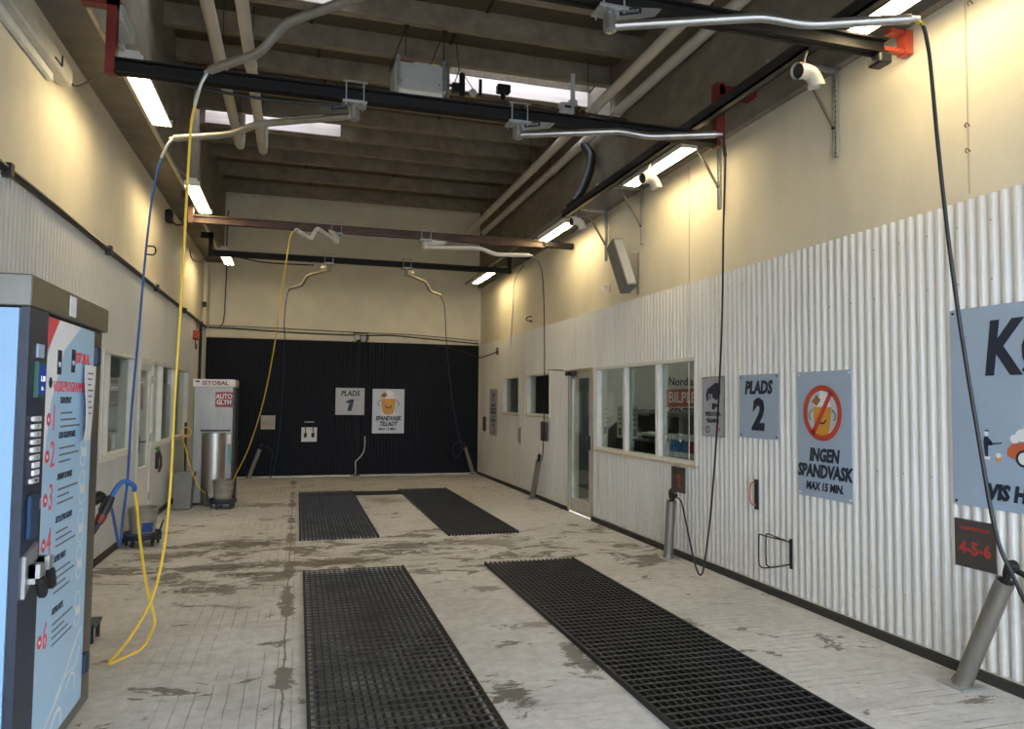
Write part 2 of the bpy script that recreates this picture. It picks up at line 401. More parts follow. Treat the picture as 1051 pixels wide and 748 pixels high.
# floor with the four grate pits and a cross drain
pits = [(.12, .97, 2.35, 7.06), (1.84, 2.69, 2.35, 7.03), (.09, .91, 8.80, 13.18), (1.80, 2.60, 8.72, 13.26), (.91, 1.80, 12.75, 13.18)]
def build_floor():
    xs = sorted({XL, 3.9} | {p[0] for p in pits} | {p[1] for p in pits})
    ys = sorted({YF, YB+.1} | {p[2] for p in pits} | {p[3] for p in pits})
    b = MB()
    def inpit(x, y): return any(p[0] < x < p[1] and p[2] < y < p[3] for p in pits)
    for i in range(len(xs)-1):
        for j in range(len(ys)-1):
            cx, cy = (xs[i]+xs[i+1])/2, (ys[j]+ys[j+1])/2
            if not inpit(cx, cy):
                b.add([(xs[i],ys[j],0),(xs[i+1],ys[j],0),(xs[i+1],ys[j+1],0),(xs[i],ys[j+1],0)], [(0,1,2,3)])
    me = bpy.data.meshes.new('floor'); me.from_pydata([tuple(v) for v in b.v], [], b.f)
    me.materials.append(M_FLOOR)
    o = bpy.data.objects.new('floor', me); COL.objects.link(o); o['kind'] = 'structure'; WL['floor'] = Vector((0, 0, 0))
    q = MB(); D = -.045
    for (x0, x1, y0, y1) in pits:
        q.add([(x0,y0,D),(x1,y0,D),(x1,y1,D),(x0,y1,D)], [(0,1,2,3)])
        for a, c in (((x0,y0),(x1,y0)), ((x1,y0),(x1,y1)), ((x1,y1),(x0,y1)), ((x0,y1),(x0,y0))):
            q.add([(*a,D),(*c,D),(*c,0),(*a,0)], [(0,1,2,3)])
    me = bpy.data.meshes.new('pit'); me.from_pydata([tuple(v) for v in q.v], [], q.f); me.materials.append(M_PIT)
    p = bpy.data.objects.new('drain_pit', me); COL.objects.link(p); p.parent = o
build_floor()
MB().box((-30, -30, -.3), (30, YF, -.005)).build('ground', mat('forecourt asphalt', (.34, .34, .34), .9), kind='structure')

def wall_pieces(x0, x1, y0, y1, z0, z1, holes):
    """wall along Y as boxes around rectangular holes (ya, yb, za, zb)"""
    b = MB(); hs = sorted(holes); y = y0
    for (ya, yb, za, zb) in hs:
        if ya > y: b.box((x0, y, z0), (x1, ya, z1))
        if za > z0: b.box((x0, ya, z0), (x1, yb, za))
        if zb < z1: b.box((x0, ya, zb), (x1, yb, z1))
        y = yb
    if y < y1: b.box((x0, y, z0), (x1, y1, z1))
    return b
RH = [(12.84, 13.92, 1.375, 2.09), (11.13, 12.37, 1.375, 2.09), (9.36, 10.29, .03, 2.09), (6.62, 9.22, .976, 2.08)]
LH = [(7.95, 9.36, 1.0, 2.09), (9.66, 10.50, .03, 2.09), (10.52, 13.70, .975, 2.10)]
wr = wall_pieces(3.915, 4.05, YF, YB+.2, -.1, 4.16, RH).build('wall_right', M_CREAM, kind='structure')
wl = wall_pieces(XL-.16, XL-.024, YF, YB+.2, -.1, 4.40, LH).build('wall_left', M_CREAM, kind='structure')
MB().box((XL-.16, YB, -.1), (4.05, YB+.2, ZT+.1)).build('wall_back', mat('pale yellow back wall', (.80, .735, .57), .85, 0, .08, 2, (1, 1, 1), .08), kind='structure')  # cream made lighter and yellower here, lamp light put into the colour
MB().box((XL-.2, YF-.2, 3.75), (4.1, YF, ZT+.1)).build('wall_front', M_CONC, kind='structure')
# longitudinal concrete beams that carry the roof
MB().box((XL-.16, YF, 4.40), (-1.53, YB, ZT)).build('trim_1', M_CONC, kind='structure')
bm_ = MB(); bm_.box((3.84, YF, 4.16), (4.1, YB, 4.32)); bm_.box((3.875, YF, 4.32), (4.1, YB, ZT)); bm_.build('trim_2', M_CONC, kind='structure')

# corrugated cladding
def cladding(xface, sgn, ranges, name, m, parent, pitch=.076, depth=.017):
    """sheet along Y; ranges = list of (y0, y1, [(z0, z1), ...]); xface = crest plane, valleys behind it by depth"""
    b = MB()
    prof = [(0, 0), (.10, .12), (.22, .88), (.32, 1), (.60, 1), (.70, .88), (.82, .12), (.92, 0)]
    for (y0, y1, strips) in ranges:
        dep = depth
        n0 = math.floor(y0/pitch)-1; ys = []
        for k in range(n0, int(y1/pitch)+2):
            for (t, d) in prof:
                yy = (k+t)*pitch
                if y0 < yy < y1: ys.append((yy, d))
        ys = [(y0, .5)] + ys + [(y1, .5)]
        for (z0, z1) in strips:
            vs = []; fs = []
            for (yy, d) in ys:
                x = xface - sgn*dep*(1-d)
                vs += [(x, yy, z0), (x, yy, z1)]
            for i in range(len(ys)-1):
                fs.append((2*i, 2*i+2, 2*i+3, 2*i+1))
            b.add(vs, fs)
    me = bpy.data.meshes.new(name); me.from_pydata([tuple(v-WL[parent.name]) for v in b.v], [], b.f); me.materials.append(m)
    me.polygons.foreach_set('use_smooth', [True]*len(me.polygons))
    o = bpy.data.objects.new(name, me); COL.objects.link(o); o.parent = parent; WL[o.name] = WL[parent.name]
    return o
def strips_for(y0, y1, holes, zb, zt):
    cuts = sorted({y0, y1} | {h[0] for h in holes if y0 < h[0] < y1} | {h[1] for h in holes if y0 < h[1] < y1})
    out = []
    for a, c in zip(cuts, cuts[1:]):
        mid = (a+c)/2; hs = [h for h in holes if h[0] < mid < h[1]]
        if hs:
            h = hs[0]; s = []
            if h[2] > zb+.03: s.append((zb, h[2]))
            s.append((h[3], zt)); out.append((a, c, s))
        else: out.append((a, c, [(zb, zt)]))
    return out
cladding(XR, -1, strips_for(YF, 6.775, RH, .07, 2.86), 'cladding', M_CLAD, wr, .076, .027)
cladding(XR, -1, strips_for(6.775, 12.5, RH, .07, 2.865), 'cladding', M_CLAD, wr, .076, .027)
cladding(XR, -1, strips_for(12.5, YB, RH, .07, 2.865), 'cladding', M_CLAD, wr, .152, .014)
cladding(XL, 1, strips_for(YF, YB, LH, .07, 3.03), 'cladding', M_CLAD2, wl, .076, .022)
# end seams and screws of the sheets
b = MB()
for y in (6.775, 9.3, 12.5):
    b.box((3.8835, y-.004, .07), (3.8875, y+.004, 2.8))
b.build('sheet_seam', M_FRAME, wr)
b = MB()
for z in (.35, 1.15, 2.35, 2.7):
    y = -.5 + .076*.46
    y = math.floor(2.2/.076)*.076 + .035
    while y < 6.7:
        if not (z < 2.3 and (4.3 < y < 5.95 or 2.0 < y < 3.7)): b.lathe((3.887, y, z), [(.007, 0), (.006, -.004), (.002, -.006)], 6, 'X')
        y += .228
b.build('screw', M_GALV, wr, kind='stuff')
MB().box((3.862, YF, 0), (3.9, 9.36, .055)).box((3.862, 10.29, 0), (3.9, YB, .055)).build('baseboard_right', M_DARK, kind='structure')
MB().box((XL-.014, YF, 0), (XL+.015, 9.66, .06)).box((XL-.014, 10.5, 0), (XL+.015, YB, .06)).build('baseboard_left', M_DARK, kind='structure')

# roof: slab with three rooflight openings, joists
skies = [(-1.45, .25, 7.18, 7.80), (-1.45, .55, 11.24, 11.76), (1.35, 3.86, 8.84, 9.48)]
def build_ceiling():
    xs = sorted({XL-.16, 4.1} | {p[0] for p in skies} | {p[1] for p in skies}); ys = sorted({YF, YB+.2} | {p[2] for p in skies} | {p[3] for p in skies})
    b = MB()
    for i in range(len(xs)-1):
        for j in range(len(ys)-1):
            cx, cy = (xs[i]+xs[i+1])/2, (ys[j]+ys[j+1])/2
            if not any(p[0] < cx < p[1] and p[2] < cy < p[3] for p in skies):
                b.box((xs[i], ys[j], ZT), (xs[i+1], ys[j+1], ZT+.12))
    return b.build('ceiling', M_SLAB, kind='structure')
ce = build_ceiling()
jy = [-.8, 0.0, .8, 1.6, 2.4, 3.2, 4.0, 4.8, 5.6, 6.4, 7.16, 7.96, 8.80, 9.64, 10.40, 11.20, 11.92, 12.60, 13.35, 14.40, 15.55]
for y in jy:
    b = MB(); x0, x1 = -1.53, 3.875
    b.loft([[(x, y-.13, ZT), (x, y-.11, 5.77), (x, y, 5.77), (x, y+.02, ZT)] for x in (x0, x1)])
    b.build('joist', M_CONC2, ce)
b = MB()     # joints between slab panels
for i, y in enumerate(jy[4:-1]):
    xx = .05 + .35*((i*37) % 7)/7
    for dx in (0, 1.65): b.box((xx+dx-.02, y+.02, ZT-.012), (xx+dx+.02, jy[5+i]-.13, ZT))
b.build('panel_joint', M_DARK, ce)
for i, (x0, x1, y0, y1) in enumerate(skies):
    k = thing('window_%d' % (20+i), ((x0+x1)/2, (y0+y1)/2, ZT+.12), kind='structure')
    b = MB()
    for a, c in (((x0-.05,y0-.05),(x1+.05,y0)), ((x0-.05,y1),(x1+.05,y1+.05)), ((x0-.05,y0),(x0,y1)), ((x1,y0),(x1+.05,y1))):
        b.box((*a, ZT+.12), (*c, ZT+.55))
    b.build('shaft', mat('rooflight shaft paint', (.80, .74, .71), .7, 0, .05), k)
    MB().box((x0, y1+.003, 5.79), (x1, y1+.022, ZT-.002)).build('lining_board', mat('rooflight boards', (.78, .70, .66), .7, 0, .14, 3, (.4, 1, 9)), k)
    b = MB(); n = 10
    rings = []
    for t in range(n+1):
        a = PI*t/n; yy = (y0+y1)/2 - (y1-y0+.1)/2*math.cos(a); zz = ZT+.55+.16*math.sin(a)
        rings.append([(x0-.05, yy, zz), (x1+.05, yy, zz), (x1+.05, yy, zz+.006), (x0-.05, yy, zz+.006)])
    b.loft(rings).build('dome', M_OPAL, k, True)

# back: concrete lintel strip and dark blue sliding doors
MB().box((XL, 15.955, 2.87), (3.88, YB, 3.02)).build('trim_3', M_CREAM, kind='structure')
def back_leaf(n, x0, x1):
    k = thing('door_%d' % n, ((x0+x1)/2, 15.95, .03), kind='structure')
    b = MB(); p = .068; prof = [(0, 0), (.16, 0), (.26, 1), (.62, 1), (.72, 0)]
    xs = []
    kk = int(x0/p)-1
    while kk*p < x1:
        for t, d in prof:
            xx = (kk+t)*p
            if x0 < xx < x1: xs.append((xx, d))
        kk += 1
    xs = [(x0, 0)] + xs + [(x1, 0)]
    b.loft([[(xx, 15.95-.022*d, .04), (xx, 15.95-.022*d, 2.86), (xx, 15.97, 2.86), (xx, 15.97, .04)] for xx, d in xs])
    b.build('leaf', M_NAVY, k)
    return k
d3 = back_leaf(3, XL+.02, 1.19); d4 = back_leaf(4, 1.21, 3.87)
MB().box((1.17, 15.91, .03), (1.26, 15.95, 2.92)).build('meeting_post', M_NAVY, d3)
MB().box((1.36, 15.90, .75), (1.39, 15.94, 2.98)).build('guide_strip', M_NAVY, d4)
MB().box((XL+.02, 15.93, 0), (3.85, 15.99, .035)).build('trim_4', mat('threshold metal', (.45, .42, .36), .5, .4), kind='structure')

# ------------------------------------------------------------------ windows and doors
def window(n, side, y0, y1, z0, z1, mulls, ft=.036, sill=True):
    x = 3.886 if side == 'R' else XL
    s = -1 if side == 'R' else 1
    k = thing('window_%d' % n, (x, (y0+y1)/2, z0), kind='structure')
    b = MB(); xa, xb = x+s*.012, x-s*.10
    b.box((xa, y0, z1-ft), (xb, y1, z1)); b.box((xa, y0, z0), (xb, y1, z0+ft))
    b.box((xa, y0, z0+ft), (xb, y0+ft, z1-ft)); b.box((xa, y1-ft, z0+ft), (xb, y1, z1-ft))
    for m in mulls: b.box((xa-s*.012, m-.03, z0+ft), (xb, m+.03, z1-ft))
    b.build('window_frame', M_FRAME, k)
    xg = x-s*.06
    ms = [y0+ft] + list(mulls) + [y1-ft]
    for a, c in zip(ms, ms[1:]):
        MB().box((xg-.003, a, z0+ft), (xg+.003, c, z1-ft)).build('pane', M_GLASS, k)
    if sill: MB().box((x+s*.028, y0-.03, z0-.022), (xb, y1+.03, z0)).build('window_sill', M_FRAME if side == 'L' else mat('stained sill', (.55, .47, .33), .6, 0, .2, 20), k)
    return k
window(1, 'R', 12.84, 13.92, 1.375, 2.09, [])
window(2, 'R', 11.13, 12.37, 1.375, 2.09, [])
window(3, 'R', 6.62, 9.22, .976, 2.08, [8.35, 7.49])
window(4, 'L', 7.95, 9.36, 1.0, 2.09, [8.22])
window(5, 'L', 10.52, 13.70, .975, 2.10, [11.25, 12.38])
def door(n, side, y0, y1, z1):
    x = 3.886 if side == 'R' else XL; s = -1 if side == 'R' else 1
    k = thing('door_%d' % n, (x, (y0+y1)/2, .03), kind='structure')
    b = MB(); xa, xb = x+s*.01, x-s*.08
    b.box((xa, y0, .06), (xb, y0+.05, z1-.05)); b.box((xa, y1-.05, .06), (xb, y1, z1-.05)); b.box((xa, y0, z1-.05), (xb, y1, z1)); b.box((xa, y0, .03), (xb, y1, .06))
    b.build('door_frame', mat('weathered door frame', (.42, .38, .30), .5, .2) if side == 'R' else M_FRAME, k)
    l = MB(); xa, xb = x-s*.005, x-s*.05; t = .085
    lo = .22 if side == 'R' else .75
    l.box((xa, y0+.05, .06), (xb, y0+.05+t, z1-.05)); l.box((xa, y1-.05-t, .06), (xb, y1-.05, z1-.05))
    l.box((xa, y0+.05+t, z1-.05-t), (xb, y1-.05-t, z1-.05)); l.box((xa, y0+.05+t, .06), (xb, y1-.05-t, lo))
    lf = l.build('door_leaf', mat('alu door leaf', (.55, .55, .50), .4, .3) if side == 'R' else M_FRAME, k)
    MB().box((x-s*.03-.003, y0+.05+t, lo), (x-s*.03+.003, y1-.05-t, z1-.05-t)).build('pane', M_GLASS, lf)
    yh = y0+.11 if side == 'R' else y0+.10
    h = MB(); h.box((x+s*.012, yh-.02, .95), (x-s*.005, yh+.02, 1.15)); h.tube([(x+s*.01, yh, 1.08), (x+s*.05, yh, 1.08), (x+s*.05, yh+.12, 1.075)], .01, 8, True, False)
    h.build('door_handle', M_BLKMET, lf)
    hg = MB()
    for z in (.35, 1.1, 1.85): hg.box((x+s*.018, y1-.075, z-.05), (x+s*.0, y1-.035, z+.05))
    hg.build('hinge', M_GALV, lf)
    return k, lf
d1, lf1 = door(1, 'R', 9.36, 10.29, 2.09)
c = MB(); c.box((3.80, 9.95, 2.0), (3.875, 10.22, 2.06)); c.build('door_closer', M_BLKMET, d1)
c = MB(); c.bar((3.84, 10.18, 2.07), (3.60, 10.48, 2.095), .02, .008); c.bar((3.60, 10.48, 2.095), (3.87, 10.5, 2.1), .02, .008); c.build('closer_arm', M_BLKMET, d1)
d2, lf2 = door(2, 'L', 9.66, 10.50, 2.09)

# rooms behind the glass
def shop():
    sc = mat('shop wall paint', (.62, .61, .57), .8)
    MB().box((3.9, 5.4, -.1), (10.2, 14.6, -.01)).build('floor', mat('shop floor', (.40, .40, .38), .5), kind='structure')
    MB().box((4.05, 14.4, 0), (10.2, 14.6, 3.2)).build('wall_shop_far', sc, kind='structure')
    MB().box((10.0, 5.4, 0), (10.2, 14.4, 3.2)).build('wall_shop_side', sc, kind='structure')
    MB().box((4.05, 5.3, 0), (10.0, 5.5, 3.2)).build('wall_shop_near', sc, kind='structure')
    MB().box((4.05, 5.4, 3.2), (10.2, 14.6, 3.3)).build('ceiling', sc, kind='structure')
    lm = thing('strip_light', (6.2, 9.0, 3.1), 'long white strip light on the shop ceiling behind the three-pane window', 'lamp')  # lamps added to brighten the dark shop interior
    MB().bbox((6.1, 8.2, 3.13), (6.3, 10.2, 3.2), .008).build('housing', M_WHITE, lm)
    MB().cyl((6.2, 8.25, 3.115), (6.2, 10.15, 3.115), .016).build('tube', M_FILLTUBE, lm, True)
    copy_tree(lm, (0, 3.0, 0), None, 'white strip light on the shop ceiling further back, over the parked car')
shop()
k = thing('storage_cupboard', (4.5, 12.9, 0), 'tall dark storage cupboard behind the two small windows', 'cupboard')  # dark block added so the lit shop leaves the small windows dark
MB().bbox((4.3, 11.6, 0), (4.75, 14.2, 2.5), .01).build('carcass', mat('cupboard grey', (.085, .10, .105), .5), k)
for i in range(4): MB().box((4.285, 11.62+i*.645, .08), (4.3, 12.25+i*.645, 2.45)).build('cupboard_door', MATS['cupboard grey'], k)
def leftroom():
    sc = mat('kiosk wall paint', (.30, .31, .30), .8)
    MB().box((-4.4, 7.4, -.1), (XL-.16, 14.4, -.01)).build('floor', sc, kind='structure')
    MB().box((-4.6, 7.4, 0), (-4.4, 14.4, 3.0)).build('wall_kiosk_side', sc, kind='structure')
    MB().box((-4.4, 14.2, 0), (XL-.16, 14.4, 3.0)).build('wall_kiosk_far', sc, kind='structure')
    MB().box((-4.4, 7.2, 0), (XL-.16, 7.4, 3.0)).build('wall_kiosk_near', sc, kind='structure')
    MB().box((-4.6, 7.2, 3.0), (XL-.16, 14.4, 3.1)).build('ceiling', sc, kind='structure')
    lm = thing('strip_light', (-3.2, 11, 2.9), 'white strip light on the ceiling of the room behind the left windows', 'lamp')  # lamp added so the room behind the left glass is brighter
    MB().bbox((-3.3, 10.0, 2.93), (-3.1, 12.0, 3.0), .008).build('housing', M_WHITE, lm)
    MB().cyl((-3.2, 10.05, 2.915), (-3.2, 11.95, 2.915), .014).build('tube', M_FILLTUBE, lm, True)
leftroom()

# notices and posters behind or on the glass
def sheet(name, F, w_, h_, m, label, cat, lines=(), th=.003, group=None):
    o = thing(name, F @ Vector((0, 0, 0)), label, cat, group)
    MB(F).box((-w_/2, -h_/2, 0), (w_/2, h_/2, th)).build('sheet', m, o)
    if lines:
        b = MB(F)
        for (u0, u1, v, hh) in lines: b.box((u0, v-hh/2, th), (u1, v+hh/2, th+.0008))
        b.build('printing', M_GREYINK, o)
    return o
for y, lb in ((9.10, 'tall white notice strip at the far end of the three-pane window'), (8.64, 'tall white notice strip in the far pane beside its mullion'), (8.22, 'tall white notice strip in the middle pane of the window')):
    sheet('window_notice', FR(y, 1.37, 3.965), .17, .40, M_PAPER, lb, 'notice', [(-.05, .05, .15-.06*i, .012) for i in range(4)] + [(-.045, .045, -.13, .09)], .003, 'notice strips in the three-pane window')
sheet('poster', FL(10.85, 1.50, XL-.085), .62, .86, M_PAPER, 'large white printed poster in the left window nearest the door', 'poster', [(-.2, .2, .30-.085*i, .022) for i in range(5)] + [(-.15, .15, -.2, .02), (-.1, .1, -.33, .06)])
sheet('poster', FL(11.85, 1.43, XL-.085), 1.0, .80, M_PAPER, 'plain white sheet covering the second pane of the far left window', 'poster')
t = sheet('poster', FL(10.02, 1.53, XL-.045), .38, .75, M_PAPER, 'white paper sheet with a red square on the glass of the left door', 'poster')
MB(FL(10.02, 1.63, XL-.045)).box((-.13, -.16, .003), (.15, .16, .0045)).build('printing', mat('red print', (.45, .10, .12), .6), t)

# things in the shop, seen through the window
def car():
    k = thing('car', (6.5, 11.4, 0), 'dark parked car with a bright roof line seen through the three-pane window', 'car')
    # side silhouette along Y, extruded across X with tumblehome
    X0, X1 = 5.65, 7.4; ya = 9.3
    prof = [(0, .45), (.02, .75), (.55, .92), (1.0, 1.0), (1.45, 1.34), (2.0, 1.47), (2.7, 1.46), (3.4, 1.30), (3.9, 1.02), (4.3, .95), (4.42, .7), (4.40, .35), (.05, .3)]
    b = MB(); rings = []
    for x, ins in ((X0, .10), (X0+.06, .0), (X0+.28, -.02), (X1-.28, -.02), (X1-.06, 0), (X1, .10)):
        rings.append([(x + (0 if z < 1.05 else (ins*0)), ya+y, z - (ins*.5 if z > .5 else 0)) for y, z in prof])
    # narrow the greenhouse
    for i, r in enumerate(rings):
        rings[i] = [(p[0] + (.18*(p[2]-1.0)/.45*(1 if p[0] < 6.5 else -1) if p[2] > 1.0 else 0), p[1], p[2]) for p in r]
    b.loft(rings).build('body', mat('dark car paint', (.018, .02, .023), .2, .1), k, True)
    for xs in (X0-.004, X1+.004):
        g = MB()
        sg = 1 if xs < 6.5 else -1
        pts = [(1.12, 1.03), (1.52, 1.30), (2.05, 1.41), (2.68, 1.40), (3.3, 1.26), (3.7, 1.03)]
        g.loft([[(xs+sg*(.01*j+.18*(z-1.0)/.45-.006), ya+y, z-.03) for y, z in pts] for j in (0, 1)])
        g.build('side_window', mat('dark car glass', (.01, .012, .014), .08), k)
    ws = MB(); ws.loft([[(x, ya+1.06+d, 1.0+.004), (x, ya+1.46+d, 1.335+.004), (x, ya+1.46+d, 1.345+.004), (x, ya+1.06+d, 1.012+.004)] for x, d in ((5.95, 0), (7.1, 0))])
    ws.build('windscreen', MATS['dark car glass'], k)
    for x in (5.86, 7.18):
        r = MB(); r.tube([(x, ya+1.5, 1.37), (x, ya+2.05, 1.485), (x, ya+2.7, 1.475), (x, ya+3.4, 1.31)], .018, 6)
        r.build('roof_rail', M_GALV, k, True)
    for x, sg in ((X0, 1), (X1, -1)):
        for y in (.85, 3.5):
            wl_ = MB(); wl_.lathe((x-sg*.01, ya+y, .31), [(.1, 0), (.2, .0), (.29, .02*sg), (.31, .06*sg), (.31, .18*sg), (.1, .2*sg)], 22, 'X'); wl_.build('wheel', M_BLACK, k, True)
    m = MB(); m.bbox((5.48, ya+1.25, .98), (5.66, ya+1.4, 1.10), .02); m.build('mirror', MATS['dark car paint'], k)
car()
def wallsign():
    F = FB(8.05, 1.72, 14.398)
    o = thing('shop_sign', (8.05, 14.398, 1.4), 'red and black painted wall sign on the shop wall behind the car', 'sign')
    MB(F).prism([(-.62, .17), (.62, .24), (.55, -.16), (-.50, -.20)], 0, .012).build('banner', mat('faded red', (.42, .13, .08), .7), o)
    text('BILPLEJE', .33, M_PAPER, o, F, .12, .01, .014, .006, 0, .72)
    text('Nordisk', .24, M_INK, o, F, .05, .36, .004, .004, .1, .9)
    text('CENTER', .2, M_INK, o, F, .05, -.3, .004, .008, .1, .9)
wallsign()
sh = thing('shelf_unit', (4.35, 8.0, 0), 'white shop shelf loaded below the sill behind the three-pane window', 'shelf')
b = MB(); b.box((4.17, 6.7, 1.2), (4.5, 9.15, 1.23)); b.build('shelf_board', M_WHITE, sh); b = MB(); b.box((3.99, 6.7, .94), (4.5, 9.15, .965)); b.build('shelf_board', M_WHITE, sh)
for y in (6.72, 7.6, 8.4, 9.12): MB().box((4.42, y-.02, 0), (4.5, y+.02, 1.2)).build('upright', M_GALV, sh)
for i in range(13):
    y = 9.05 - i*.115
    b = MB(); b.bbox((4.02, y-.05, .966), (4.16, y+.05, 1.15), .01)
    o = thing('dark_canister', (4.09, y, .966), 'dark canister in the row under the white shelf behind the window', 'canister', 'dark canisters on the shop shelf')
    b.build('body', mat('dark canister plastic', (.03, .033, .037), .5), o)
    MB().cyl((4.09, y, 1.15), (4.09, y, 1.172), .022).build('cap', M_GREYBOX if i % 3 else M_BLACK, o)
bott = [(7.44, 'c'), (7.35, 'b'), (7.26, 'b'), (7.17, 'b'), (7.08, 'b'), (6.98, 'r'), (6.88, 'r')]
cols = dict(b=mat('blue bottle', (.03, .20, .48), .3, 0, .05), r=mat('red bottle', (.38, .04, .05), .4, 0, .05), c=mat('clear bottle', (.48, .50, .48), .3, 0, .05))
nm = dict(b='blue spray bottle with white head on the window shelf, {}', r='red bottle on the window shelf, {}', c='pale clear bottle on the window shelf beyond the blue ones')
pos = {7.35: 'beside the clear bottle', 7.26: 'second from the clear bottle', 7.17: 'third from the clear bottle', 7.08: 'next to the red bottles', 6.98: 'next to the last blue bottle', 6.88: 'nearest the window end'}
for y, c in bott:
    o = thing('spray_bottle', (4.03, y, .966), nm[c].format(pos.get(y, '')), 'bottle', 'bottles in the near window pane')
    MB().lathe((4.03, y, .966), [(.036, 0), (.040, .01), (.040, .17), (.033, .20), (.014, .225), (.014, .24)], 14).build('body', cols[c], o, True)
    h = MB(); h.bbox((4.015, y-.035, 1.207), (4.045, y+.02, 1.265), .006); h.cyl((4.03, y, 1.2), (4.03, y, 1.215), .018, None, 10); h.build('spray_head', M_WHITE, o)
    MB().lathe((4.03, y, 1.02), [(.0408, 0), (.0408, .055)], 14, 'Z', False).build('bottle_label', M_PAPER, o)
for y, lb in ((8.78, 'black box on the shop shelf between two notice strips'), (8.02, 'black equipment box on the shop shelf behind the middle window pane')):
    MB().bbox((4.2, y-.14, 1.23), (4.4, y+.12, 1.46), .02).build('black_box', M_BLKMET, label=lb, cat='box')

# ------------------------------------------------------------------ grates
def grate(x0, x1, y0, y1, label):
    k = thing('floor_grate', ((x0+x1)/2, (y0+y1)/2, 0), label, 'grate', 'steel grates over the wash pits')
    n = 20; b = MB()
    for i in range(n+1):
        x = x0+(x1-x0)*i/n; b.box((x-.0045, y0, .0), (x+.0045, y1, .03))
    b.build('bearing_bars', M_GRATE, k)
    c = MB(); y = y0+.03
    while y < y1-.02:
        c.box((x0, y-.0045, .025), (x1, y+.0045, .0315)); y += .078
    c.build('cross_bars', mat('worn cross bars', (.045, .044, .044), .4, .3, .4, 4), k)
    for x in (x0-.008, x1+.008): MB().box((x-.006, y0, .0), (x+.006, y1, .034)).build('edge_bar', M_GRATE, k)
grate(.093, .996, 2.3, 7.12, 'black steel floor grate nearest on the left')
grate(1.812, 2.715, 2.3, 7.08, 'long black steel floor grate nearest on the right')
grate(.065, .935, 8.75, 13.23, 'far left black floor grate in front of the blue door')
grate(1.775, 2.62, 8.67, 13.32, 'far right black floor grate with a rusty brown patch')
k = thing('drain_cover', (1.35, 12.97, 0), 'narrow dark drain cover joining the two far grates', 'grate')
b = MB()
for i in range(14): b.box((.945, 12.74+i*.034, -.02), (1.765, 12.752+i*.034, .012))
b.build('slats', M_GRATE, k); MB().box((.945, 12.72, -.03), (1.765, 12.74, .012)).box((.945, 13.195, -.03), (1.765, 13.21, .012)).build('frame', M_GRATE, k)

# ------------------------------------------------------------------ overhead rails and swivel booms
def rail(y, z, xl, xr, m, label, ptop, pm, h=.10, wl_post=True):
    k = thing('overhead_rail', ((xl+xr)/2, y, z-h/2), label, 'rail')
    b = MB()   # I-section
    b.box((xl, y-.045, z+h/2-.014), (xr, y+.045, z+h/2)); b.box((xl, y-.045, z-h/2), (xr, y+.045, z-h/2+.014)); b.box((xl, y-.007, z-h/2), (xr, y+.007, z+h/2))
    b.build('beam', m, k)
    if wl_post:
        b = MB(); b.box((xl-.06, y-.045, z-h/2-.01), (xl, y+.045, ptop)); b.build('post', pm, k)
        b = MB(); b.box((-1.508, y-.045, ptop-.09), (xl-.0, y+.045, ptop)); b.build('bracket', pm, k)
    return k
ra = rail(3.9, 3.985, -1.30, 3.70, M_RAILDK, 'dark overhead boom rail nearest the camera ending at a red wall bracket', 4.5, M_RED)
b = MB(); b.box((3.74, 3.87, 4.09), (3.85, 3.93, 4.12)); b.box((3.85, 3.86, 3.96), (3.91, 3.94, 4.12)); b.box((3.70, 3.875, 3.965), (3.85, 3.925, 3.99)); b.build('bracket', mat('bright red paint', (.46, .06, .028), .45), ra)
MB().bbox((3.62, 3.84, 3.86), (3.72, 3.96, 3.93), .01).build('end_plate', M_BLKMET, ra)
rb = rail(5.6, 3.925, -1.28, 3.50, M_RAILDK, 'dark overhead rail between two red posts carrying two booms', 4.43, M_RED)
b = MB(); b.box((3.47, 5.555, 3.86), (3.55, 5.645, 4.43)); b.build('post', M_RED, rb)
MB().box((3.5, 5.555, 4.32), (3.875, 5.645, 4.41)).build('bracket', M_RED, rb)
rc = rail(10.2, 3.94, -1.36, 3.45, M_RAILBR, 'brown overhead rail in the far bay carrying two pale booms', 4.3, M_RAILBR)
MB().box((3.44, 10.15, 3.9), (3.90, 10.25, 3.975)).build('bracket', M_RAILDK, rc)
rd = rail(12.2, 3.885, -1.33, 3.50, M_RAILDK, 'dark overhead rail furthest back with two drooping dark booms', 4.2, M_RAILDK, .09)
b = MB(); b.box((3.46, 12.16, 3.84), (3.52, 12.24, 4.2)); b.build('post', M_RAILDK, rd)
MB().box((3.44, 12.16, 4.12), (3.86, 12.24, 4.2)).build('bracket', M_RAILDK, rd)

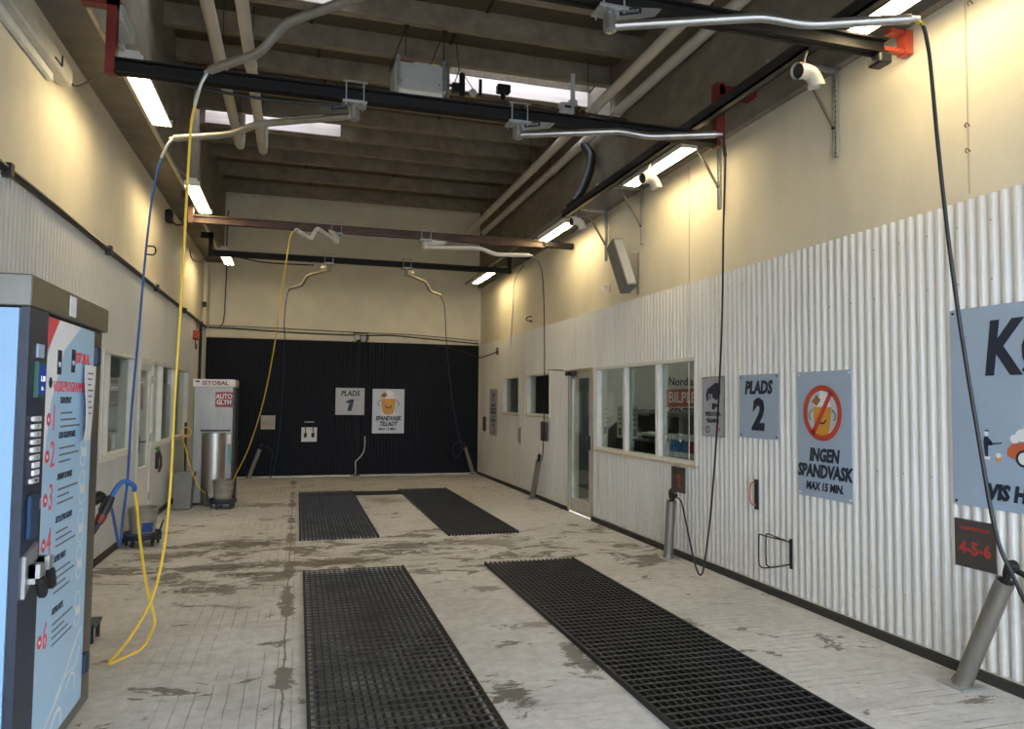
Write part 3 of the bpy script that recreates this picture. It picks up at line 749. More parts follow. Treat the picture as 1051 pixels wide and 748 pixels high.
def boom(px, py, zr, tx, ty, tz, label, m=None, txt=True, gn=None):
    """swivel boom under a rail: pivot (px,py), tip (tx,ty,tz), rail underside zr"""
    m = m or M_STEEL
    k = thing('swivel_boom', (px, py, zr), label, 'boom', 'swivel hose booms under the rails')
    b = MB(); b.box((px-.09, py-.075, zr-.026), (px+.09, py+.075, zr-.014)); b.box((px-.07, py-.05, zr-.014), (px+.07, py+.05, zr-.001)); b.build('mounting_plate', M_GALV, k)
    u = MB()
    for sx in (-.065, .065):
        u.tube([(px+sx, py-.06, zr-.05), (px+sx, py-.06, zr+.13), (px+sx, py+.06, zr+.13), (px+sx, py+.06, zr-.05)], .006, 6, True, False)
    for z in (zr-.025, zr+.13): u.box((px-.09, py-.066, z-.005), (px+.09, py-.054, z+.005))
    u.build('clamp_bolts', M_GALV, k)
    s = MB(); s.cyl((px, py, zr-.025), (px, py, zr-.05), .022); s.lathe((px, py, zr-.135), [(.025, -.01), (.04, 0), (.04, .085), (.034, .092), (.025, .096)], 16); s.build('swivel', m, k, True)
    d = Vector((tx-px, ty-py, 0)); L = d.length; d.normalize(); z0 = zr-.108
    P = lambda t, z: (px+d.x*t, py+d.y*t, z)
    zd = tz
    a = MB(); a.tube([P(.03, z0), P(L*.25, z0), P(L*.47, z0), P(L*.53, z0-.12*(z0-zd)), P(L*.59, (z0+zd)/2), P(L*.65, zd+.12*(z0-zd)), P(L*.71, zd), P(L*.85, zd), P(L-.02, zd)], .028, 12, True, True, 6); a.build('arm', m, k, True)
    sd = Vector((-d.y, d.x, 0))
    g = MB(); o1 = [P(.03, z0+.03), P(.26, z0+.045), P(.30, z0+.085), P(.03, z0+.115)]
    g.loft([[Vector(q)+sd*e for q in o1] for e in (-.006, .006)]); br = g.build('gusset', m, k)
    if txt:
        e = MB(); o1 = [P(.055, z0+.055), P(.185, z0+.062), P(.185, z0+.105), P(.055, z0+.098)]
        e.loft([[Vector(q)+sd*w_ for q in o1] for w_ in (-.008, .008)]); e.build('nameplate', M_BLKMET, br)
        for side in (-1, 1):
            ux = d*(-side); Tm = Matrix.Identity(4)
            # text faces along side*sd ; its x axis must give a right-handed frame
            n_ = sd*side; x_ = Vector((0, 0, 1)).cross(n_)
            Fm = Matrix(((x_.x, 0, n_.x, px+d.x*.12), (x_.y, 0, n_.y, py+d.y*.12), (x_.z, 1, n_.z, z0+.08), (0, 0, 0, 1)))
            text('BEMASUR', .026, M_GALV, br, Fm, 0, 0, .009, .0004, 0, .9)
    MB().cyl(P(L-.03, zd), P(L+.03, zd-.002), .018, .013, 10).build('hose_fitting', M_GALV, k, True)
    return k
boom(.38, 3.9, 3.935, -.60, 4.95, 3.70, 'stainless boom with the yellow hose, nearest at the top left')
boom(1.72, 3.9, 3.935, 3.26, 3.21, 3.765, 'stainless boom nearest at the top right with the black hose')
boom(.36, 5.6, 3.875, -1.02, 6.37, 3.705, 'pale boom pointing left with the blue hose on its tip')
boom(1.66, 5.6, 3.875, 3.12, 4.97, 3.715, 'stainless boom under the dark rail reaching to the red right post')
boom(.45, 10.2, 3.89, -.07, 8.9, 3.60, 'short foreshortened boom on the brown rail with the thin yellow hose', M_PVC, False)
boom(1.68, 10.2, 3.89, 3.15, 9.9, 3.70, 'pale boom on the brown rail reaching right to the window wall', M_PVC, False)
boom(.43, 12.2, 3.84, -.19, 13.6, 3.59, 'dark boom drooping left on the furthest rail', M_STEEL2, False)
boom(1.70, 12.2, 3.84, 2.52, 13.5, 3.60, 'dark boom drooping right on the furthest rail', M_STEEL2, False)

# ------------------------------------------------------------------ hoses and spray guns
def hose(name, pts, r, m, label, cat='hose', cuffs=()):
    o = thing(name, pts[-1], label, cat)
    MB().tube(pts, r, 8, True, True, 6).build('hose', m, o, True)
    for (i0, i1, rr, mm, nm_) in cuffs:
        MB().tube(pts[i0:i1+1], rr, 8, True, True, 6).build(nm_, mm, o, True)
    return o
yA = [(-.61,4.97,3.69),(-.65,4.99,3.61),(-.68,5.0,3.48),(-.70,5.0,3.31),(-.71,5.0,2.9),(-.72,5.0,2.34),(-.74,5.0,1.66),(-.75,5.0,1.05),(-.78,5.0,.63),(-.84,4.98,.35),(-.96,4.96,.13),(-1.05,4.97,.016),(-.99,5.05,.016),(-.91,5.15,.03),(-.86,5.15,.11),(-.83,5.1,.22),(-.86,5.0,.43),(-.87,4.8,.74),(-.86,4.6,.99),(-.86,4.5,1.12)]
h1 = hose('pressure_hose', yA, .0085, M_YEL, 'yellow hose hanging from the near left boom and looping on the floor', 'hose', [(0, 2, .0115, M_GALV, 'upper_fitting')])
MB().tube([(-.86,4.52,1.09),(-.86,4.5,1.12),(-.90,4.45,1.15),(-.93,4.4,1.11),(-.95,4.37,1.05)], .013, 10).build('strain_sleeve', M_BLUE, h1, True)
yB = [(-1.02,6.37,3.70),(-1.06,6.36,3.64),(-1.10,6.35,3.53),(-1.14,6.3,3.25),(-1.16,6.2,2.73),(-1.15,6.0,2.1),(-1.14,5.8,1.52),(-1.11,5.6,1.06),(-1.09,5.4,.82),(-1.06,5.2,.69),(-1.05,5.1,.70),(-1.03,4.9,.84),(-1.01,4.7,.97),(-.995,4.5,1.03),(-.99,4.41,1.06)]
hose('pressure_hose', yB, .0085, M_BLUE, 'blue hose hanging from the left boom beside the yellow hose', 'hose', [(0, 2, .0125, M_GALV, 'upper_fitting')])
kA = [(3.26,3.21,3.765),(3.31,3.2,3.73),(3.34,3.2,3.63),(3.36,3.2,3.49),(3.40,3.2,3.05),(3.44,3.18,2.5),(3.49,3.16,2.01),(3.54,3.12,1.48),(3.57,3.05,.94),(3.62,3.0,.72),(3.69,2.97,.55),(3.72,2.93,.53),(3.74,2.93,.61),(3.74,3.0,.69),(3.73,3.08,.725)]
hA = hose('pressure_hose', kA, .0105, M_BLACK, 'black hose crossing the large sign at the right edge', 'hose')
MB().tube(kA[12:15], .016, 10).build('strain_sleeve', M_BLACK, hA, True)
b = MB()
for i in range(5):
    p = Vector(kA[0]).lerp(Vector(kA[1]), .3+i*.14) if i < 4 else Vector(kA[1])
    b.lathe(p, [(.0135, -.004), (.0135, .004)], 10)
b.build('kink_spring', mat('black yellow ring', (.55, .40, .05), .5), hA)
kB = [(3.12,4.97,3.71),(3.15,4.96,3.66),(3.17,4.96,3.54),(3.24,5.1,3.04),(3.41,5.4,2.3),(3.60,5.78,1.46),(3.667,6.0,.657),(3.66,6.1,.155),(3.63,6.12,.016),(3.625,6.2,.07),(3.627,6.3,.255),(3.66,6.45,.454),(3.696,6.6,.622),(3.715,6.74,.66)]
hose('pressure_hose', kB, .0085, M_BLACK, 'dark speckled hose hanging before the right wall beside the shop window', 'hose', [(1, 2, .014, M_BLACK, 'upper_fitting')])
hC = hose('pressure_hose', [(3.15,9.9,3.70),(3.29,9.95,3.61),(3.37,10.0,3.34),(3.5,10.3,2.51),(3.74,11.0,1.31),(3.80,11.2,.99),(3.80,11.22,.80),(3.78,11.22,.68),(3.755,11.25,.69)], .008, M_BLACK, 'grey hose hanging down past the small window on the right', 'hose')
hose('pressure_hose', [(-.07,8.9,3.6),(-.12,8.95,3.56),(-.14,9.0,3.49),(-.17,9.1,3.3),(-.24,9.5,2.82),(-.30,9.9,2.36),(-.45,10.6,1.6),(-.67,11.3,.90),(-.90,11.62,.40),(-.93,11.66,.30)], .0075, M_YEL, 'thin yellow hose hanging in the far bay down to the rear bucket', 'hose')
hose('pressure_hose', [(-.19,13.6,3.58),(-.24,13.7,3.45),(-.27,13.8,3.02),(-.26,14.0,2.68),(-.28,14.5,1.79),(-.34,15.0,.85),(-.41,15.4,.35),(-.47,15.6,.08),(-.51,15.7,.04),(-.50,15.75,.26),(-.47,15.75,.52),(-.55,15.75,.64),(-.66,15.74,.66)], .008, M_BLUED, 'dark blue hose hanging before the left half of the back door', 'hose')
hose('pressure_hose', [(2.52,13.5,3.59),(2.61,13.55,3.38),(2.66,13.6,2.83),(2.79,14.0,2.3),(3.0,14.6,1.64),(3.26,15.2,.93),(3.37,15.4,.65),(3.37,15.5,.48),(3.28,15.5,.41),(3.22,15.5,.52),(3.24,15.5,.68),(3.38,15.55,.74),(3.47,15.62,.66)], .008, M_BLUED, 'dark blue hose hanging before the right half of the back door', 'hose')
h = hose('pressure_hose', [(-1.56,11.75,1.09),(-1.60,11.75,1.04),(-1.61,11.72,.98),(-1.57,11.6,.95),(-1.46,11.47,.62),(-1.36,11.45,.38),(-1.28,11.5,.26),(-1.20,11.57,.24)], .0075, M_YEL, 'short yellow hose drooping from the rear cabinet into the rear bucket', 'hose')
MB().annulus((0, 0), .075, .058, -.008, .008)
b = MB(FB(-1.57, 1.12, 11.74)); b.annulus((0, 0), .075, .057, 0, .018); b.build('hose_ring', M_YEL, h, True)

def gun(name, p0, p1, p2, label, mcol=M_RED, grip=M_BLACK):
    """spray lance: p0 hose end, p1 body end, p2 tip"""
    p0, p1, p2 = Vector(p0), Vector(p1), Vector(p2)
    k = thing(name, p1, label, 'spray gun')
    MB().tube([p0, p0.lerp(p1, .5), p1], [.02, .026, .022], 10, True, False).build('valve_body', grip, k, True)
    MB().cyl(p1, p1.lerp(p2, .3), .026, .022, 12).build('collar', mcol, k, True)
    MB().cyl(p1.lerp(p2, .25), p2, .016, .008, 10).build('lance', M_BLACK, k, True)
    d = (p1-p0).normalized(); s = d.cross(Vector((0, 0, 1))); s = s.normalized() if s.length > .01 else Vector((1, 0, 0)); uu = s.cross(d)
    MB().tube([p0+uu*.012, p0.lerp(p1, .3)+uu*.032, p0.lerp(p1, .8)+uu*.03, p1+uu*.015], .008, 8).build('trigger', grip, k, True)
    return k
gun('spray_gun', (-.945,4.385,1.075), (-.975,4.34,.985), (-1.02,4.28,.86), 'spray gun with red collar on the yellow hose behind the pay station')
gun('spray_gun', (-.99,4.41,1.08), (-1.03,4.33,1.05), (-1.07,4.28,1.0), 'black spray gun on the blue hose behind the pay station', M_BLKMET)

def holder(base, top, label, lbl_gun, gp0, r=.042, m=None, m2=M_BLACK, plate=True):
    base, top = Vector(base), Vector(top)
    k = thing('lance_holder', base, label, 'lance holder', 'tilted lance holder tubes')
    t = (top-base).normalized(); b = MB()
    u = t.orthogonal().normalized(); v = t.cross(u); seg = 20; rings = []
    for p, rr in ((base+t*.03, r), (top, r), (top, r*.88), (top-t*.25, r*.88)):
        rings.append([p+(u*math.cos(2*PI*i/seg)+v*math.sin(2*PI*i/seg))*rr for i in range(seg)])
    b.loft(rings).build('tube', m or M_STEEL2, k, True)
    if plate: MB().bbox(base+Vector((-.09, -.09, 0)), base+Vector((.09, .09, .012)), .004).build('base_plate', M_GALV, k)
    c = MB(); c.cyl(base+Vector((0, 0, .01)), base+t*.06, r*1.15, r*1.02, 18); c.build('foot_collar', M_STEEL2, k, True)
    g = thing('spray_gun', top, lbl_gun, 'spray gun')
    MB().tube([top-t*.2, top+t*.03], .018, 8, True, False).build('lance', M_BLKMET, g, True)
    MB().tube([top+t*.03, top+t*.10, gp0], [.024, .032, .022], 10, True, True, 4).build('valve_body', m2, g, True)
    s = (Vector(gp0)-top); 
    MB().tube([top+t*.12, top+t*.06+s*.55, top+t*.0+s*.55-t*.03], .009, 8).build('trigger', M_BLACK, g, True)
    return k
holder((3.70, 3.40, 0), (3.70, 3.11, .66), 'near stainless lance holder tube under the dark plate at the right edge', 'black spray gun in the nearest lance holder', (3.73, 3.07, .735), .048)
holder((3.72, 6.915, 0), (3.72, 6.85, .60), 'upright stainless lance holder below the dark plate with a red 2', 'black spray gun in the holder below the shop window', (3.715, 6.74, .66), .048)
holder((3.768, 11.66, 0), (3.755, 11.30, .66), 'tilted lance holder beside the glass door on the right wall', 'dark spray gun in the holder beyond the glass door', (3.755, 11.25, .70), .045)
holder((3.74, 15.80, 0), (3.53, 15.72, .61), 'tilted lance holder in the far right corner', 'spray gun in the far right corner holder', (3.47, 15.62, .66), .045)
holder((-.93, 15.82, 0), (-.72, 15.75, .60), 'tilted lance holder before the blue door near the rear cabinet', 'spray gun in the holder before the blue door', (-.66, 15.74, .66), .045)
k = thing('spray_lance', (1.22, 15.85, .04), 'pale curved spray lance propped against the blue door below the 1 sign', 'lance')
MB().tube([(1.20,15.85,.04),(1.20,15.85,.2),(1.20,15.85,.32),(1.28,15.85,.40),(1.36,15.86,.52),(1.385,15.87,.66)], .014, 8).build('tube', mat('pale lance', (.50, .47, .40), .5), k, True)
MB().cyl((1.385,15.87,.66), (1.382,15.88,.85), .02, .017).build('grip', M_GALV, k, True)
b = MB(); b.tube([(1.10,15.84,.04),(1.2,15.83,.02),(1.3,15.84,.04)], .012, 6); b.build('foot', M_BLKMET, k, True)

# ------------------------------------------------------------------ strip lamps
def strip(x, y, z, L, label, gl):
    k = thing('strip_light', (x, y, z), label, 'lamp', gl)
    b = MB(); w2 = .085
    # reflector tray open downwards
    b.loft([[(x-w2, yy, z), (x-w2+.02, yy, z+.055), (x+w2-.02, yy, z+.055), (x+w2, yy, z), (x+w2-.006, yy, z), (x+w2-.024, yy, z+.049), (x-w2+.024, yy, z+.049), (x-w2+.006, yy, z)] for yy in (y-L/2, y+L/2)])
    b.build('reflector', M_WHITE, k)
    MB().box((x-.05, y-L/2+.02, z+.055), (x+.05, y+L/2-.02, z+.10)).build('housing', M_WHITE, k)
    for s in (-1, 1): MB().box((x-w2, y+s*L/2-.006, z), (x+w2, y+s*L/2+.006, z+.06)).build('end_cap', M_WHITE, k)
    for s in (-.036, .036): MB().cyl((x+s, y-L/2+.03, z+.002), (x+s, y+L/2-.03, z+.002), .013, None, 10).build('tube', M_TUBE, k, True)
    for s in (-.35, .35):
        h_ = MB()
        if x < 0: h_.bar((x, y+s*L, z+.09), (-1.535, y+s*L, z+.33), .025, .006)
        else: h_.bar((x, y+s*L, z+.09), (3.84, y+s*L, 4.19), .025, .006)
        h_.build('hanger', M_GALV, k)
    return k
xl = -1.25; xr = 3.475
strip(xl, 6.55, 4.09, 1.32, 'double tube strip light on the left beam nearest the camera', 'strip lights along the left beam')
strip(xl, 9.82, 4.09, 1.32, 'double tube strip light on the left beam above the brown rail', 'strip lights along the left beam')
strip(xl-.02, 13.75, 4.09, 1.25, 'double tube strip light on the left beam by the back wall', 'strip lights along the left beam')
strip(xr, 3.46, 4.05, 1.30, 'strip light partly hidden behind the nearest boom at the right', 'strip lights along the right wall')
strip(xr, 6.68, 4.0, 1.28, 'strip light on the right by the red post, behind the boom arm', 'strip lights along the right wall')
strip(xr-.01, 9.78, 4.012, 1.30, 'strip light over the right wall at the end of the brown rail', 'strip lights along the right wall')
strip(xr-.07, 13.7, 4.0, 1.35, 'strip light furthest back over the right wall corner', 'strip lights along the right wall')

# cable trunking along the right wall on strut brackets
k = thing('cable_tray', (3.34, 5.5, 4.04), 'long black cable trunk running along the right wall under the beam', 'cable trunk')
b = MB(); b.box((3.285, 2.2, 4.04), (3.305, 9.0, 4.128)); b.box((3.285, 2.2, 4.04), (3.375, 9.0, 4.052)); b.box((3.36, 2.2, 4.04), (3.375, 9.0, 4.09)); b.build('tray', M_BLKMET, k)
b = MB()
for dx, dz in ((.042, .014), (.065, .014), (.053, .034)): b.tube([(3.275+dx, 2.2, 4.05+dz), (3.275+dx, 5, 4.052+dz), (3.275+dx, 9.0, 4.05+dz)], .011, 6)
b.build('cables', M_BLACK, k, True)
MB().cyl((3.34, 9.0, 4.115), (3.40, 15.3, 4.135), .018, None, 10).build('conduit', M_STEEL2, k, True)
def wbracket(y, label):
    k = thing('strut_bracket', (3.885, y, 3.48), label, 'bracket', 'galvanised wall brackets under the cable trunk')
    b = MB(); x = 3.885
    b.box((x-.012, y-.022, 3.48), (x, y+.022, 4.155)); b.box((x-.028, y-.022, 3.48), (x-.012, y-.018, 4.155)); b.box((x-.028, y+.018, 3.48), (x-.012, y+.022, 4.155))
    b.build('upright', M_GALV, k)
    s = MB(); z = 3.51
    while z < 4.1:
        s.box((x-.0135, y-.007, z-.011), (x-.012, y+.007, z+.011)); z += .04
    s.build('slots', M_DARK, k)
    a = MB(); a.box((3.28, y-.022, 4.13), (x-.01, y+.022, 4.155)); a.build('arm', M_GALV, k)
    MB().bar((x-.03, y, 3.70), (3.58, y, 4.13), .02, .02).build('brace', M_STEEL2, k)
    bt = MB(); bt.lathe((x-.03, y, 3.70), [(.012, 0), (.012, -.016), (.004, -.02)], 8, 'X'); bt.build('bolt', M_BLKMET, k)
    return k
# the arms sit under the trunk
for y, lb in ((4.56, 'galvanised wall bracket nearest the camera, beside the white pipe elbow'), (6.16, 'slotted galvanised wall bracket just behind the red post'), (7.82, 'galvanised wall bracket above the tilted grey panel'), (8.88, 'galvanised wall bracket beyond the tilted grey panel')):
    wbracket(y, lb)
def elbow(x, y, z, label, sg=1):
    k = thing('pipe_elbow', (x, y, z), label, 'pipe elbow', 'white pipe elbows under the cable trunk')
    pts = [(x-.07, y-.01, z+.0), (x-.02, y, z+.012), (x+.045, y, z+.0), (x+.085, y, z-.045), (x+.095, y, z-.085)]
    seg = 14; b = MB()
    b.tube(pts, .052, seg, False, True, 5); b.tube([pts[0], (x-.045, y-.005, z+.006)], .058, seg, False, False); b.tube([(x+.090, y, z-.065), pts[-1]], .058, seg, False, False)
    o = b.build('elbow', M_PVC, k, True)
    MB().tube([(x-.055, y-.008, z+.004), (x-.05, y-.007, z+.005)], .05, seg, True, False).build('opening', M_DARK, k)
    MB().tube([(x, y, z+.055), (x, y, z+.10), (x+.01, y, z+.125), (x+.02, y, z+.155)], .008, 6).build('hook', M_GALV, k, True)
elbow(3.30, 4.18, 3.885, 'white pipe elbow hanging nearest the camera below the trunk')
elbow(3.30, 6.54, 3.835, 'white pipe elbow hanging in front of the lit strip light')
elbow(3.30, 8.52, 3.87, 'small white pipe elbow hanging at the far end of the trunk')

# tilted grey panel on the right wall
k = thing('wall_panel', (3.8, 8.1, 2.95), 'pale grey box tilted out on a bracket high on the right wall', 'wall unit')
Fp = Matrix.Translation((3.74, 8.12, 3.27)) @ Matrix.Rotation(math.radians(-22), 4, 'X') @ Matrix.Rotation(math.radians(-7), 4, 'Y')
b = MB(Fp); b.bbox((-.07, -.11, -.33), (.07, .11, .33), .008); b.build('case', mat('panel grey', (.15, .15, .145), .5), k)
b = MB(Fp); b.box((-.055, -.116, -.31), (.055, -.11, .31)); b.build('front', mat('panel light grey', (.46, .46, .44), .5), k)
b = MB(Fp)
for u in (-.03, 0, .03): b.box((u-.008, -.123, -.29), (u+.008, -.116, .29))
b.build('fins', M_GREYBOX, k)
b = MB(); b.box((3.87, 7.93, 2.9), (3.886, 7.96, 3.42)); b.bar((3.875, 7.945, 3.40), (3.78, 8.0, 3.42), .02, .01); b.bar((3.875, 7.945, 2.98), (3.76, 8.03, 3.0), .02, .01); b.build('bracket', M_STEEL2, k)

# ------------------------------------------------------------------ ceiling pipes, heater, gas line
def pvc(x, y0, y1, z, label, endup=False, r=.062):
    k = thing('ceiling_pipe', (x, (y0+y1)/2, z), label, 'pipe', 'off-white ceiling pipes')
    if endup: MB().tube([(x, y0, z), (x, y1-.15, z), (x, y1-.04, z+.02), (x, y1, z+.12), (x, y1, z+.5)], r, 14, True, False).build('pipe', M_PVC, k, True)
    else: MB().cyl((x, y0, z), (x, y1, z), r, None, 14).build('pipe', M_PVC, k, True)
    y = y0+2
    while y < y1-.3:
        MB().lathe((x, y, z), [(r+.007, -.05), (r+.007, .05)], 14, 'Y').build('pipe_socket', M_PVC, k, True); MB().cyl((x, y+.2, z), (x, y+.2, 6.0), .005, None, 6).build('hanger_rod', M_BLKMET, k); y += 2.4
pvc(-.89, 1.5, 11.15, 5.25, 'off-white ceiling pipe on the left, outer of the pair', True)
pvc(-.58, 1.5, 11.28, 5.25, 'off-white ceiling pipe on the left, inner of the pair', True)
pvc(3.45, 1.5, 15.3, 5.25, 'off-white ceiling pipe on the right, inner of the pair')
pvc(3.765, 1.5, 15.2, 5.25, 'off-white ceiling pipe on the right, close to the beam')
k = thing('drain_duct', (3.7, 8.7, 4.2), 'thick black flexible duct dropping from the right ceiling pipe to the trunk', 'duct')
MB().tube([(3.74, 9.35, 5.18), (3.74, 9.2, 5.06), (3.72, 9.05, 4.92), (3.66, 8.95, 4.70), (3.52, 8.82, 4.42), (3.40, 8.70, 4.24), (3.34, 8.67, 4.16)], .058, 12).build('duct', M_BLACK, k, True)
MB().box((3.27, 8.55, 4.128), (3.41, 8.80, 4.16)).build('flange', M_BLKMET, k)
MB().cyl((3.74, 9.34, 5.19), (3.74, 9.38, 5.2), .07, None, 12).build('collar', M_PVC, k, True)

k = thing('unit_heater', (1.24, 8.25, 5.05), 'pale grey box heater hanging from the ceiling before the right rooflight', 'heater')
b = MB(); b.loft([[(.955, y, 5.09), (1.53, y, 5.09), (1.53, y, 5.375), (.955, y, 5.375)] for y in (8.0, 8.5)]); b.build('case', M_GREYBOX, k)
b = MB(); b.loft([[(1.0, y, z), (1.49, y, z), (1.49, y2, z), (1.0, y2, z)] for z, y, y2 in ((5.09, 8.05, 8.46), (5.02, 8.10, 8.40))]); b.build('outlet', M_WHITE, k)
b = MB()
for i in range(5): b.box((1.02, 8.12+i*.065, 5.005), (1.47, 8.128+i*.065, 5.03))
b.build('louvres', M_GALV, k)
b = MB()
for x in (.985, 1.50): b.box((x-.02, 7.985, 5.10), (x+.02, 8.0, 5.43)); b.box((x-.02, 7.985, 5.43), (x+.02, 8.52, 5.445))
b.build('end_frame', M_GALV, k)
b = MB(); b.box((1.53, 7.98, 5.05), (1.56, 8.52, 5.44)); b.box((1.535, 7.98, 4.98), (1.555, 8.0, 5.05)); b.build('side_frame', M_STEEL2, k)
b = MB()
for x in (1.06, 1.49):
    b.cyl((x, 7.99, 5.44), (x, 7.99, 5.77), .006, None, 6); b.cyl((x, 7.99, 5.77), (x-.13, 8.45, 5.44), .006, None, 6); b.box((x-.03, 7.94, 5.74), (x+.03, 7.99, 5.77))
b.build('hanger', M_BLKMET, k)
b = MB()
for x in (1.02, 1.45): b.lathe((x, 7.999, 5.16), [(.012, 0), (.008, -.008)], 8, 'Y')
b.build('rivet', M_STEEL2, k)
k = thing('gas_line', (2.5, 8.2, 5.1), 'dark gas pipe with valves and a meter beside the ceiling heater', 'pipe')
g0 = 8.2
b = MB(); b.tube([(1.56, g0, 5.27), (1.68, g0, 5.26), (1.70, g0, 5.20), (2.05, g0, 5.17), (3.0, g0, 5.14), (3.35, g0, 5.13), (3.84, g0, 5.12)], .018, 8, True, False); b.build('pipe', M_RAILBR, k, True)
b = MB(); b.cyl((1.75, g0, 5.15), (1.75, g0, 5.42), .035, None, 12); b.box((1.63, g0-.04, 5.20), (1.76, g0+.04, 5.29)); b.build('gas_valve', M_BLKMET, k); b = MB(); b.cyl((1.97, g0, 5.18), (1.97, g0, 5.38), .02, None, 10); b.build('gas_valve', M_BLKMET, k)
MB().lathe((1.87, g0-.03, 5.19), [(.045, 0), (.045, -.03), (.038, -.035)], 16, 'Y').build('pressure_gauge', M_GREYBOX, k)
b = MB(); b.bbox((2.17, g0-.05, 5.25), (2.33, g0+.05, 5.35), .01); b.cyl((2.25, g0, 5.16), (2.25, g0, 5.25), .03, None, 10); b.build('regulator', M_BLKMET, k)
b = MB(); b.bbox((2.95, g0-.07, 5.09), (3.13, g0+.05, 5.22), .01); mt = b.build('meter', M_GREYBOX, k)
MB().box((3.0, g0-.073, 5.15), (3.08, g0-.07, 5.18)).build('dial', M_BLKMET, mt)
b = MB(); b.cyl((3.18, g0, 5.05), (3.18, g0, 5.20), .04, None, 10); b.cyl((3.26, g0, 5.0), (3.26, g0, 5.16), .035, None, 10); b.box((3.14, g0-.05, 5.08), (3.32, g0+.05, 5.13)); b.tube([(3.26, g0, 5.0), (3.4, g0, 4.96), (3.66, g0, 4.96), (3.66, g0, 5.1)], .016, 8, True, False); b.build('shut_off_valve', M_RAILBR, k)
MB().lathe((3.28, 8.6, 5.35), [(.03, -.1), (.06, -.09), (.07, 0), (.06, .10), (.02, .12)], 14).build('pipe_cap', M_WHITE, k, True)
MB().cyl((3.28, 8.6, 5.46), (3.28, 8.6, 5.80), .03, None, 10).build('flue', M_WHITE, k, True)
b = MB(); b.tube([(1.62, 7.98, 5.75), (1.66, 8.05, 5.55), (1.70, 8.15, 5.45), (1.66, 8.2, 5.3)], .006, 6); b.tube([(1.69, 8.13, 5.46), (1.84, 8.18, 5.3), (1.9, 8.2, 5.22)], .005, 6); b.build('wire', M_BLACK, k)

# ------------------------------------------------------------------ signs on the right wall
XS = XR-.002
def plate(name, F, w_, h_, m, label, cat='sign', th=.006, frame=None, screws=True, sm=M_BLKMET):
    o = thing(name, F @ Vector((0, -h_/2, 0)), label, cat)
    MB(F).box((-w_/2, -h_/2, 0), (w_/2, h_/2, th)).build('board', m, o)
    if frame:
        b = MB(F); e = .012
        for a, c in (((-w_/2,-h_/2),(w_/2,-h_/2+e)), ((-w_/2,h_/2-e),(w_/2,h_/2)), ((-w_/2,-h_/2),(-w_/2+e,h_/2)), ((w_/2-e,-h_/2),(w_/2,h_/2))):
            b.box((*a, 0), (*c, th+.006))
        b.build('frame', frame, o)
    if screws:
        b = MB(F)
        for u in (-1, 1):
            for v in (-1, 1): b.disc((u*(w_/2-.022), v*(h_/2-.022)), .008, .008, th, th+.004, 10)
        b.build('screw', sm, o)
    return o
N = .0075
F = FR(5.575, 1.585, XS); o = plate('bay_sign', F, .565, .56, M_SIGN, 'blue grey square sign reading PLADS 2 on the corrugated wall')
text('PLADS', .155, M_INK, o, F, 0, .16, N, .0075, .18, .88)
text('2', .37, M_INK, o, F, -.005, -.085, N, .017, .12, .95)
def bucket_art(o, F, cx, cy, s, pre=N):
    e = MB(F)
    for (u, v, r) in ((0.02, .30, .17), (-.12, .22, .12), (.14, .22, .13), (.06, .42, .10), (-.02, .50, .06), (.17, .40, .06)): e.disc((cx+u*s, cy+v*s), r*s, r*s, pre, pre+.0003+.0001*len(e.v)/36, 18)
    e.build('foam', M_FOAM, o)
    for uu in (-1, 1):
      e = MB(F)
      for (u, v) in ((.19*uu, -.42), (.1*uu, -.46)): e.disc((cx+u*s, cy+v*s), .10*s, .07*s, pre, pre+.0003+.00005*len(e.v)/36, 16)
      e.build('foam', M_FOAM, o)
    MB(F).prism([(cx-.30*s, cy+.18*s), (cx+.30*s, cy+.18*s), (cx+.27*s, cy-.10*s), (cx+.2*s, cy-.44*s), (cx, cy-.48*s), (cx-.2*s, cy-.44*s), (cx-.27*s, cy-.10*s)], pre+.0012, pre+.0018).build('bucket_drawing', M_ORANGE, o)
    MB(F).prism([(cx-.34*s, cy+.30*s), (cx-.18*s, cy+.46*s), (cx-.04*s, cy+.34*s), (cx-.18*s, cy+.20*s)], pre+.0012, pre+.0018).build('sponge_drawing', M_BROWN, o)
    l = MB(F); l.annulus((cx, cy-.05*s), .16*s, .12*s, pre+.0020, pre+.0025, 14, PI*1.12, PI*1.88)
    l.annulus((cx-.30*s, cy-.02*s), .14*s, .115*s, pre+.0020, pre+.0025, 14, PI*.55, PI*1.3); l.annulus((cx+.30*s, cy-.02*s), .14*s, .115*s, pre+.0020, pre+.0025, 14, -PI*.3, PI*.45)
    l.build('outline', M_INK, o)
F = FR(4.745, 1.375, XS); o = plate('prohibition_sign', F, .60, .975, M_SIGN, 'blue grey sign with a crossed-out bucket reading INGEN SPANDVASK', sm=M_FOAM)
MB(F).disc((-.01, .165), .165, .195, N-.001, N-.0004, 30).build('disc', mat('sign pale blue', (.50, .57, .63), .45, 0, .03), o)
bucket_art(o, F, -.01, .15, .34)
b = MB(F); b.annulus((0, 0), .235, .185, N+.003, N+.004, 40)
for i in range(len(b.v)): pass
